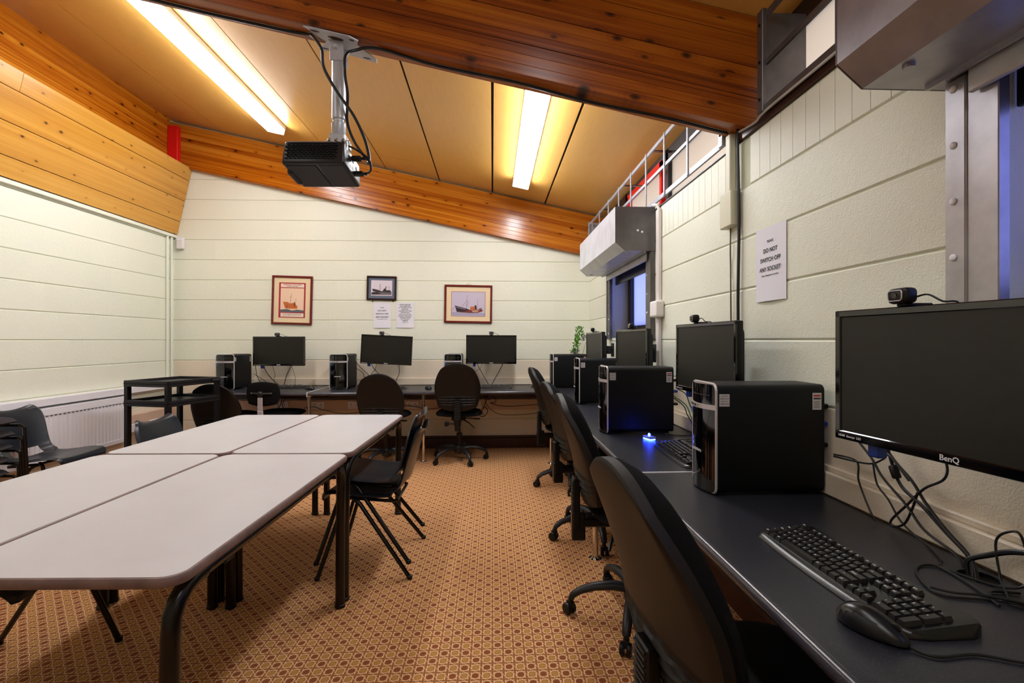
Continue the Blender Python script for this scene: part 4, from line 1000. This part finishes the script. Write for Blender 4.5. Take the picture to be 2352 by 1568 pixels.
obj_ = obj('ferrite', B().lathe([(.009, -.017), (.011, -.013), (.011, .013), (.009, .017)], 12, Mx((1.07, 1.255, .878), (-.45, 0, 0))), PLASTIC, smooth=True); tag(obj_, 'black ferrite block on the thick cable under the near monitor', 'ferrite')
cab([(1.05, 1.33, 1.0), (1.075, 1.305, 0.945), (1.075, 1.259, 0.903), (1.075, 1.207, 0.866), (1.075, 1.167, 0.822), (1.07, 1.108, 0.78), (1.06, 1.04, 0.745), (1.035, 1.0, 0.712), (1.035, 1.0, .66)], .0038, 'black cable running straight down to the worktop hole')
cab([(1.03, 1.12, 1.0), (1.07, 1.111, 0.943), (1.07, 1.113, 0.9), (1.07, 1.167, 0.86), (1.07, 1.219, 0.801), (1.07, 1.268, 0.744), (1.07, 1.259, 0.731), (1.07, 1.224, 0.753), (1.07, 1.199, 0.805), (1.07, 1.186, 0.844)], .003, 'looped thin black cable against the near wall')
cab([(1.05, 1.46, 0.877), (1.07, 1.393, 0.873), (1.07, 1.385, 0.822), (1.07, 1.366, 0.784), (1.06, 1.33, 0.752), (1.06, 1.31, .726)], .0027, 'thin black cable from the near tower down to the worktop')
cab([(1.05, 1.46, 0.871), (1.07, 1.35, 0.876), (1.07, 1.296, 0.901), (1.07, 1.282, 0.916), (1.06, 1.26, .92), (1.06, 1.2, .87)], .0027, 'thin black cable looping from the near tower to the monitor')
cab([(1.07, 1.33, 0.881), (1.07, 1.315, 0.827), (1.07, 1.277, 0.797), (1.07, 1.241, 0.757), (1.07, 1.199, 0.735), (1.065, 1.15, .724), (1.03, 1.081, 0.724), (1.0, 1.04, 0.724), (1.04, .955, 0.724), (1.07, .93, .75), (1.07, .944, .829), (1.07, .968, .831), (1.07, .995, .80), (1.06, .977, .735), (1.03, .94, .725), (.994, .902, .724), (.978, .913, .724), (1.0, .939, .724), (1.05, .93, .724)], .0025, 'long thin black cable wandering over the near worktop and standing up in a loop')
cab([(1.04, 1.02, 0.665), (1.05, 1.035, 0.71), (1.055, 1.04, 0.74), (1.07, 1.014, 0.762), (1.07, 0.94, 0.80), (1.07, .80, .83), (1.07, .7, .82)], .006, 'thick black cable arching out of the worktop hole')
cab([(0.962, 0.888, 0.7235), (0.988, 0.979, 0.7235), (0.993, 1.048, 0.7235), (0.959, 1.055, 0.7235), (0.921, 1.024, 0.7235), (0.89, 0.965, 0.7235), (0.895, 0.927, 0.7235), (1.0, 0.895, 0.7235), (1.04, .80, .7235)], .0025, 'thin black cable lying in a wide loop beside the near keyboard')
cab([(0.887, 0.954, 0.7275), (0.915, 0.931, 0.7275), (0.969, 0.915, 0.728), (1.02, 0.87, 0.7275), (1.05, .78, .724)], .0025, 'thin black cable leaving the top edge of the near keyboard')
cab([(.684, .772, .726), (0.69, 0.762, 0.7235), (0.712, 0.748, 0.7235), (0.776, 0.752, 0.7235), (0.838, 0.728, 0.7235), (.95, .70, .7235)], .0024, 'mouse cable curling away across the near worktop')
cab([(1.05, 2.72, .95), (1.07, 2.66, 0.93), (1.07, 2.601, 0.877), (1.07, 2.516, 0.82), (1.07, 2.46, .74), (1.02, 2.40, .724), (.95, 2.42, .724)], .003, 'black cable behind the second tower hanging down the wall')
cab([(1.03, 2.73, .90), (1.07, 2.69, 0.861), (1.07, 2.64, .82), (1.07, 2.572, 0.776), (1.05, 2.54, 0.73), (.99, 2.55, .724), (.93, 2.60, .7235), (.90, 2.52, .7235)], .003, 'black cable looping behind the blue-lit tower')
cab([(1.03, 2.735, .91), (1.07, 2.66, .87), (1.07, 2.58, .81), (1.07, 2.48, .755)], .003, 'green cable behind the blue-lit tower', mat=CABLEG)
cab([(1.0, 2.45, .7235), (.96, 2.38, .7235), (1.0, 2.33, .7235), (1.04, 2.38, .7235), (1.0, 2.44, .727), (.93, 2.42, .7235)], .0024, 'thin cable curled on the worktop near the blue light')
BY = 5.5
def bk(P, r, lab, y=BY): return cab([(p[0], y-.0, p[1]) for p in P], r, lab, 5)
bk([(-1.345, 1.0), (-1.345, .96), (-1.314, .903), (-1.282, .87), (-1.24, .80), (-1.20, .726)], .0035, 'black cable hanging from the tilted monitor, crossing another')
bk([(-1.298, 1.0), (-1.298, .956), (-1.31, .903), (-1.34, .871), (-1.37, .80), (-1.36, .726)], .0025, 'thin black cable crossing below the tilted monitor', 5.51)
bk([(-1.045, 1.0), (-1.045, .948), (-1.042, .859), (-1.074, .784), (-1.10, .726)], .0035, 'black cable hanging from the lower corner of the tilted monitor')
bk([(-.166, 1.0), (-.166, .96), (-.139, .9), (-.053, .748), (-.04, .726)], .0035, 'beaded black cable below the monitor beside the free-standing chair')
bk([(.116, 1.0), (.116, .959), (.067, .867), (.002, .748), (-.01, .726)], .0035, 'slanting black cable below the monitor under the colour ship picture')
bk([(-.118, 1.0), (-.118, .959), (-.139, .911), (-.172, .889), (-.21, .87)], .002, 'thin short cable below the back monitor beside the free-standing chair', 5.51)
bk([(-1.531, 1.0), (-1.468, .925), (-1.393, .855), (-1.33, .78), (-1.30, .726)], .0035, 'black cable behind the tower past the joint strip, upper one')
bk([(-1.526, .925), (-1.446, .871), (-1.425, .82), (-1.38, .76), (-1.40, .726)], .003, 'black cable behind the tower past the joint strip, lower one', 5.49)
bk([(-2.523, 1.0), (-2.523, .941), (-2.497, .877), (-2.43, .791), (-2.354, .726)], .004, 'thick black cable below the monitor under the red poster')
bk([(-2.434, 1.0), (-2.434, .941), (-2.409, .842), (-2.421, .786), (-2.40, .726)], .0022, 'thin wavy cable below the monitor under the red poster', 5.51)
bk([(-2.231, 1.0), (-2.231, .941), (-2.278, .842), (-2.307, .73)], .004, 'thick slanting cable below the monitor under the red poster')
bk([(-2.223, .98), (-2.223, .932), (-2.189, .824), (-2.193, .738), (-2.19, .726)], .0022, 'thin cable below the corner of the monitor under the red poster', 5.51)
bk([(-2.615, .98), (-2.615, .937), (-2.599, .834), (-2.565, .765), (-2.54, .726)], .0035, 'cable behind the tower beside the trolley, hanging straight')
bk([(-2.63, .86), (-2.58, .825), (-2.523, .791), (-2.489, .761), (-2.44, .74), (-2.38, .727)], .0028, 'cable behind the tower beside the trolley, slanting across the wall', 5.49)
U = 5.52
bk([(-2.10, .47), (-2.0, .487), (-1.891, .455), (-1.679, .411), (-1.51, .42), (-1.3, .45), (-1.004, .493), (-.828, .476), (-.764, .454), (-.624, .464), (-.4, .50), (-.053, .6)], .0035, 'long black cable sagging along the wall under the back worktop', U)
bk([(-.053, .68), (-.053, .607), (-.085, .509), (-.118, .434), (-.139, .38), (-.09, .375), (-.053, .433), (-.085, .477), (-.12, .43), (-.10, .39)], .004, 'bundled black cable hanging in loops under the back worktop', 5.50)
bk([(-.07, .66), (-.074, .52), (.034, .411), (.197, .383), (.469, .398), (.535, .419), (.7, .45)], .003, 'thin cable sagging low under the back worktop towards the corner', U)
bk([(-.03, .66), (-.053, .564), (0, .585), (.034, .574), (.034, .531), (-.02, .525), (.143, .487), (.535, .506), (.8, .53)], .004, 'black cable looped under the back worktop towards the corner socket', 5.49)
bk([(-2.328, .68), (-2.328, .614), (-2.345, .515), (-2.396, .446), (-2.42, .40)], .005, 'cable bundle dropping under the worktop behind the typist chair, thick one', 5.5)
bk([(-2.286, .68), (-2.286, .609), (-2.328, .515), (-2.303, .446), (-2.28, .41)], .0045, 'cable bundle dropping under the worktop behind the typist chair, forked one', 5.51)

# ------------------------------------------------------------------ pictures and notices
def flat(pts, z, mat, parent, name):      # flat print piece, picture space (x right, y up), facing -Y
    b = B(); b.prism([(p[0], p[1]) for p in pts], 0, .0004, mat=Matrix(((1, 0, 0, 0), (0, 0, -1, -z), (0, 1, 0, 0), (0, 0, 0, 1)))); return obj(name, b, mat, parent)
def rectp(x0, x1, y0, y1): return [(x0, y0), (x1, y0), (x1, y1), (x0, y1)]
FR = plain('mahogany_frame', '#6e1c17', 0.25, noise=0.3, nscale=60); FD = plain('dark_frame', '#2e1512', 0.25)
MATC = plain('cream_mount', '#ecd5ad', 0.7); MATB = plain('blue_mount', '#5f6a7c', 0.7)
RED2 = plain('poster_red', '#ab2432', 0.6); SKYP = plain('poster_sky', '#f0cdb2', 0.6); LIL = plain('print_sky', '#c9bdd0', 0.6); PALE = plain('photo_sky', '#ddd2dc', 0.6)
ORA = plain('hull_orange', '#c8692f', 0.6); RUST = plain('hull_rust', '#7a2f1c', 0.6); DKH = plain('hull_dark', '#2c1a22', 0.6); SEA = plain('sea_slate', '#5d6468', 0.6); SEAL = plain('sea_pale', '#a9a3bd', 0.6); PNK = plain('title_band', '#f4dccb', 0.6)
def picture(label, x, z, w, h, roll, fm, fw, inner):
    t = thing('framed_picture', label, 'picture', (x, YB-.002, z), (0, math.radians(roll), 0))
    b = B(); d = .02
    for a, c, e, g_ in ((-w/2, w/2, h/2-fw, h/2), (-w/2, w/2, -h/2, -h/2+fw), (-w/2, -w/2+fw, -h/2+fw, h/2-fw), (w/2-fw, w/2, -h/2+fw, h/2-fw)): b.box(a, c, -d, 0, e, g_, .004)
    obj('frame', b, fm, t); flat(rectp(-w/2+fw-.001, w/2-fw+.001, -h/2+fw-.001, h/2-fw+.001), .008, inner, t, 'mount'); return t
def thin(p, q, r=.0012): 
    d = (Vector(q)-Vector(p)).normalized(); n_ = Vector((-d.y, d.x))*r; p, q = Vector(p), Vector(q); return [tuple(p-n_), tuple(q-n_), tuple(q+n_), tuple(p+n_)]
t = picture('mahogany-framed red and cream poster of an orange trawler', -2.255, 1.68, .45, .55, 1.5, FR, .024, MATC)
w_, h_ = .295, .395
flat(rectp(-w_/2, w_/2, -h_/2, h_/2), .0088, RED2, t, 'poster')
flat(rectp(-.128, .130, .145, .185), .0094, PNK, t, 'title_band'); flat(rectp(-.128, .130, -.135, .136), .0094, SKYP, t, 'sky'); flat(rectp(-.124, .130, -.188, -.145), .0094, PNK, t, 'caption_band')
flat([(-.128, -.135), (.130, -.135), (.130, -.112), (.06, -.105), (.0, -.115), (-.05, -.100), (-.128, -.108)], .0099, SEA, t, 'sea')
flat([(-.10, -.02), (-.045, -.022), (-.03, -.036), (.0, -.034), (.02, -.03), (.045, -.05), (.062, -.07), (.058, -.095), (-.03, -.095), (-.075, -.092)], .0104, ORA, t, 'ship_hull')
flat([(-.065, -.092), (-.05, -.05), (-.046, -.052), (-.058, -.092)], .0108, RUST, t, 'hull_shadow'); flat([(.02, -.03), (.026, -.02), (.034, -.022), (.036, -.06), (.028, -.085)], .0108, RUST, t, 'wheelhouse')
for p, q in (((-.022, -.035), (-.006, .075)), ((-.006, .03), (-.028, .04)), ((.038, -.05), (.044, .02))): flat(thin(p, q), .0108, RUST, t, 'mast')
text('title', 'HESSLE ROAD', .0235, RED2, (.002, -.0099, .166), (PI/2, 0, 0), t, ex=.0001, xs=1.35); text('subtitle', 'LIVING HISTORY', .0155, INK, (.002, -.0099, .150), (PI/2, 0, 0), t, ex=.0001, xs=1.1)
text('caption', 'AN EXHIBITION HISTORY', .0145, INK, (.002, -.0099, -.162), (PI/2, 0, 0), t, ex=.0001, xs=1.25); text('caption', 'THE FISHING COMMUNITY MEMORIAL CENTRE HULL', .0075, INK, (.002, -.0099, -.176), (PI/2, 0, 0), t, ex=.0001, xs=1.2)
t = picture('small dark-framed black and white ship photograph with grey-blue mount', -1.256, 1.82, .335, .275, 1.2, FD, .021, MATB)
flat(rectp(-.118, .118, -.085, .088), .0088, PALE, t, 'photo'); flat([(-.112, -.078), (.112, -.074), (.112, -.035), (-.02, -.042), (-.112, -.05)], .0094, plain('photo_sea', '#6d6266', 0.6), t, 'sea')
flat([(-.105, -.008), (-.06, -.015), (-.035, -.022), (.005, -.036), (.02, -.02), (.10, -.022), (.104, -.035), (.09, -.05), (.02, -.045), (-.05, -.05), (-.10, -.035)], .0098, plain('photo_hull', '#352d31', 0.6), t, 'ship_hull')
flat([(.022, -.022), (.024, -.005), (.042, -.003), (.042, .018), (.05, .022), (.05, -.022)], .0102, DKH, t, 'funnel'); flat([(-.112, -.072), (-.112, -.05), (-.08, -.045), (-.03, -.052), (0, -.06), (-.05, -.07)], .0100, DKH, t, 'wave')
for p, q in (((-.026, -.03), (-.018, .05)), ((-.018, .045), (-.006, -.02)), ((.083, -.02), (.088, .015)), ((.05, .012), (.088, .018))): flat(thin(p, q, .001), .0102, DKH, t, 'mast')
t = picture('mahogany-framed colour picture of a brown ship with cream mount', -.275, 1.643, .545, .435, .9, FR, .023, MATC)
flat(rectp(-.194, .194, -.142, .142), .0086, RUST, t, 'inner_line'); flat(rectp(-.190, .190, -.138, .138), .0090, LIL, t, 'print'); flat([(-.19, -.13), (.19, -.13), (.19, -.102), (.05, -.098), (-.19, -.095)], .0094, SEAL, t, 'sea')
flat([(-.155, -.015), (-.145, -.022), (-.02, -.052), (.03, -.068), (.10, -.062), (.15, -.055), (.168, -.07), (.16, -.082), (.11, -.098), (.02, -.102), (-.13, -.093), (-.145, -.045)], .0098, RUST, t, 'ship_hull')
flat([(-.155, -.015), (-.145, -.022), (-.02, -.052), (.0, -.068), (-.05, -.088), (-.13, -.090), (-.145, -.045)], .0102, DKH, t, 'bow'); flat(thin((-.138, -.038), (-.03, -.062), .0022), .0106, SEAL, t, 'hull_stripe')
flat([(.022, -.062), (.024, -.03), (.08, -.028), (.085, -.055), (.08, -.066)], .0106, ORA, t, 'wheelhouse'); flat([(.078, -.06), (.072, -.012), (.09, -.014), (.098, -.058)], .0110, DKH, t, 'funnel'); flat([(.125, -.045), (.155, -.045), (.155, -.052), (.125, -.052)], .0106, DKH, t, 'lifeboat')
flat([(.04, -.072), (.13, -.068), (.10, -.092), (.05, -.09)], .0103, plain('hull_light', '#c99a86', 0.6), t, 'hull_light')
for p, q in (((-.024, -.06), (-.012, .10)), ((-.014, .04), (-.075, -.03)), ((-.018, -.03), (.002, .035)), ((.105, -.05), (.106, .06)), ((-.155, -.04), (-.19, -.075))): flat(thin(p, q, .0012), .0106, DKH, t, 'mast')
obj('hanging_string', B().tube([(-.035, -.004, .215), (0, -.004, .235), (.035, -.004, .215)], .0015, 6), CABLEB, t)
def notice(label, loc, rot, w, h, lines):
    t = thing('notice', label, 'notice', loc, rot)
    f = lambda u, v: Vector((w*(u-.5), -.003-.006*(1-v)**3*math.sin(u*PI), h*(v-.5)))
    b = B(); b.sheet(f, 8, 10, th=.0004); obj('sheet', b, PAPER, t, smooth=True)
    for s_, sz, z in lines: text('lettering', s_, sz, INK, (0, -.0045 if z > 0 else -.0062, z), (PI/2, 0, 0), t, ex=.0001)
    return t
L1_ = [('PLEASE', .0135, .083), ('DO NOT', .024, .045), ('SWITCH OFF', .024, .009), ('ANY SOCKET', .024, -.027), ('Observe Management Committee', .0085, -.046)]
notice('white notice reading do not switch off any socket, on the back wall', (-1.252, YB-.001, 1.512), (0, 0, 0), .20, .285, L1_)
L2_ = [('PLEASE TURN OFF', .0155, .115), ('THE COMPUTERS', .0155, .097), ('AT THE END OF THE', .0155, .079), ('LESSON BY', .0155, .061), ('CLICKING THE TURN', .0155, .043), ('OFF BUTTON.', .0155, .025), ('(This can be found by', .0155, .007),
       ('pressing the start button', .0155, -.011), ('and then by clicking', .0155, -.029), ('turn off twice as', .0155, -.047), ('suggested)', .0155, -.065), ('Thank you', .007, -.077), ('Management Committee', .007, -.086)]
notice('white notice with eleven lines of text beside the do-not-switch-off one', (-.993, YB-.001, 1.514), (0, 0, 0), .205, .285, L2_)
notice('larger-looking white notice taped to the window wall above the near tower', (XR-.001, 1.916, 1.537), (0, 0, -PI/2), .212, .30, [(a, b_*1.02, c_*1.05) for a, b_, c_ in L1_])
for x in (-1.36, -1.13): tag(obj('picture_hook', B().lathe([(.006, 0), (.007, .004), (.003, .009)], 10, Mx((x, YB-.0, 1.672), (PI/2, 0, 0))), BLACKMETAL), 'tiny black hook under the small framed photograph, '+('above the do-not notice' if x < -1.2 else 'above the long notice'), 'hook')

# ------------------------------------------------------------------ radiator, trolley, plant
t = thing('radiator', 'white ribbed panel radiator on the side wall', 'radiator', (XL+.004, 3.6, .27))
L0, L1 = -1.2, 1.22
b = B(); n = 60; dz = (L1-L0-.06)/n; pr = []
for k in range(n):
    y = L0+.03+k*dz; pr += [(.088, y), (.088, y+dz*.55), (.080, y+dz*.68), (.080, y+dz*.87)]
pr += [(.088, L1-.03), (.07, L1-.03), (.07, L0+.03)]
b.prism(pr, .04, .37); obj('front_panel', b, WHITEP, t)
obj('panel_border', B().box(.072, .09, L0, L1, .37, .42, .003).box(.072, .09, L0, L1, .0, .04, .003).box(.072, .09, L0, L0+.03, .03, .38, .002).box(.072, .09, L1-.03, L1, .03, .38, .002), WHITEP, t)
obj('top_grille', B().box(.01, .09, L0, L1, .418, .428, .002), WHITEP, t); obj('side_cover', B().box(.01, .09, L1, L1+.004, 0, .425, .002), WHITEP, t)
b = B()
for k in range(n): b.box(.0885, .0905, L0+.035+k*dz, L0+.035+k*dz+dz*.5, .362, .369)
obj('convector_slots', b, GREYM, t)
obj('wall_bracket', B().box(.0, .07, L0+.3, L0+.34, .03, .4).box(0, .07, L1-.34, L1-.3, .03, .4), WHITEP, t)
obj('trim_8', B().box(XL+.0005, XL+.075, 1.0, 5.5, .715, .775, .004), WHITEP, kind='structure')
tubeobj('pipe', [(XL+.04, 4.87, .012), (XL+.04, 4.87, .30), (XL+.05, 4.83, .31)], .008, WHITEP, 'white radiator feed pipe rising from the carpet by the trolley', 'pipe')

t = thing('trolley', 'black plastic trolley with shelves beside the radiator', 'trolley', (-2.735, 4.31, 0), math.radians(-15)); w, d = .222, .262
for z, nm in ((.87, 0), (.71, 1), (.15, 2)):
    b = B().box(-w, w, -d, d, z, z+.008).box(-w, w, -d, -d+.018, z-.02, z+.03, .003).box(-w, w, d-.018, d, z-.02, z+.03, .003).box(-w, -w+.018, -d, d, z-.02, z+.03, .003).box(w-.018, w, -d, d, z-.02, z+.03, .003)
    obj('shelf', b, PLASTIC2, t)
for sx_ in (-1, 1):
    for sy_ in (-1, 1):
        x, y = sx_*(w-.02), sy_*(d-.02); ps = obj('post', B().box(x-.019, x+.019, y-.019, y+.019, .07, .885, .003), PLASTIC, t)
        obj('caster', B().lathe([(.012, -.012), (.034, -.011), (.035, 0), (.034, .011), (.012, .012)], 16, Mx((x, y, .035), (PI/2, 0, .3))).box(x-.014, x+.014, y-.02, y+.02, .05, .075, .003), PLASTIC, t, smooth=True)
obj('handle', B().box(w-.005, w+.02, d-.10, d-.01, .865, .885, .004), PLASTIC2, t)

LEAF = plain('leaf_green', '#5f9e2a', 0.5, noise=0.3, nscale=40); LEAF2 = plain('leaf_grey', '#8f8f98', 0.6); TWIG = plain('twig', '#6b6257', 0.7); POTM = plain('pot_black', '#17181a', 0.35)
t = thing('plant', 'slim leafy artificial spray standing behind the corner tower', 'plant', (.93, 5.36, .7205))
obj('vase', B().lathe([(.032, 0), (.04, .02), (.045, .09), (.03, .15), (.026, .17)], 16), POTM, t, smooth=True)
S_ = [(-.02, 0, .16), (-.03, 0, .30), (-.015, 0, .42), (.02, 0, .52), (.035, 0, .62)]
obj('stem', B().tube(S_, .003, 6, smooth=3).tube([(0, 0, .16), (.06, 0, .34), (.11, 0, .50)], .002, 6, smooth=2), TWIG, t)
def leafb(z0, z1, n_, wd, sz):
    b = B(); rn = random.Random(3)
    for k in range(n_):
        f_ = rn.random(); z = z0+(z1-z0)*f_; cx_ = -.03+.07*max(0, (z-.35)/.3)
        p = Vector((cx_+rn.uniform(-wd, wd), rn.uniform(-wd, wd), z)); d_ = Vector((rn.uniform(-1, 1), rn.uniform(-1, 1), rn.uniform(.1, 1))).normalized(); s_ = d_.cross(Vector((rn.random(), rn.random(), 1))).normalized(); l = sz*rn.uniform(.7, 1.2)
        b.bm.faces.new([b.bm.verts.new(q) for q in (p, p+d_*l*.5+s_*l*.3, p+d_*l, p+d_*l*.5-s_*l*.3)])
    return b
obj('leaves', leafb(.24, .66, 260, .035, .034), LEAF, t, kind='stuff', recalc=False)
obj('grey_flowers', leafb(.30, .40, 70, .05, .03), LEAF2, t, kind='stuff', recalc=False)
b = leafb(0, .06, 24, .03, .04); b.xf(Matrix.Translation((.12, 0, .50))); obj('dry_flower', b, LEAF2, t, kind='stuff', recalc=False)
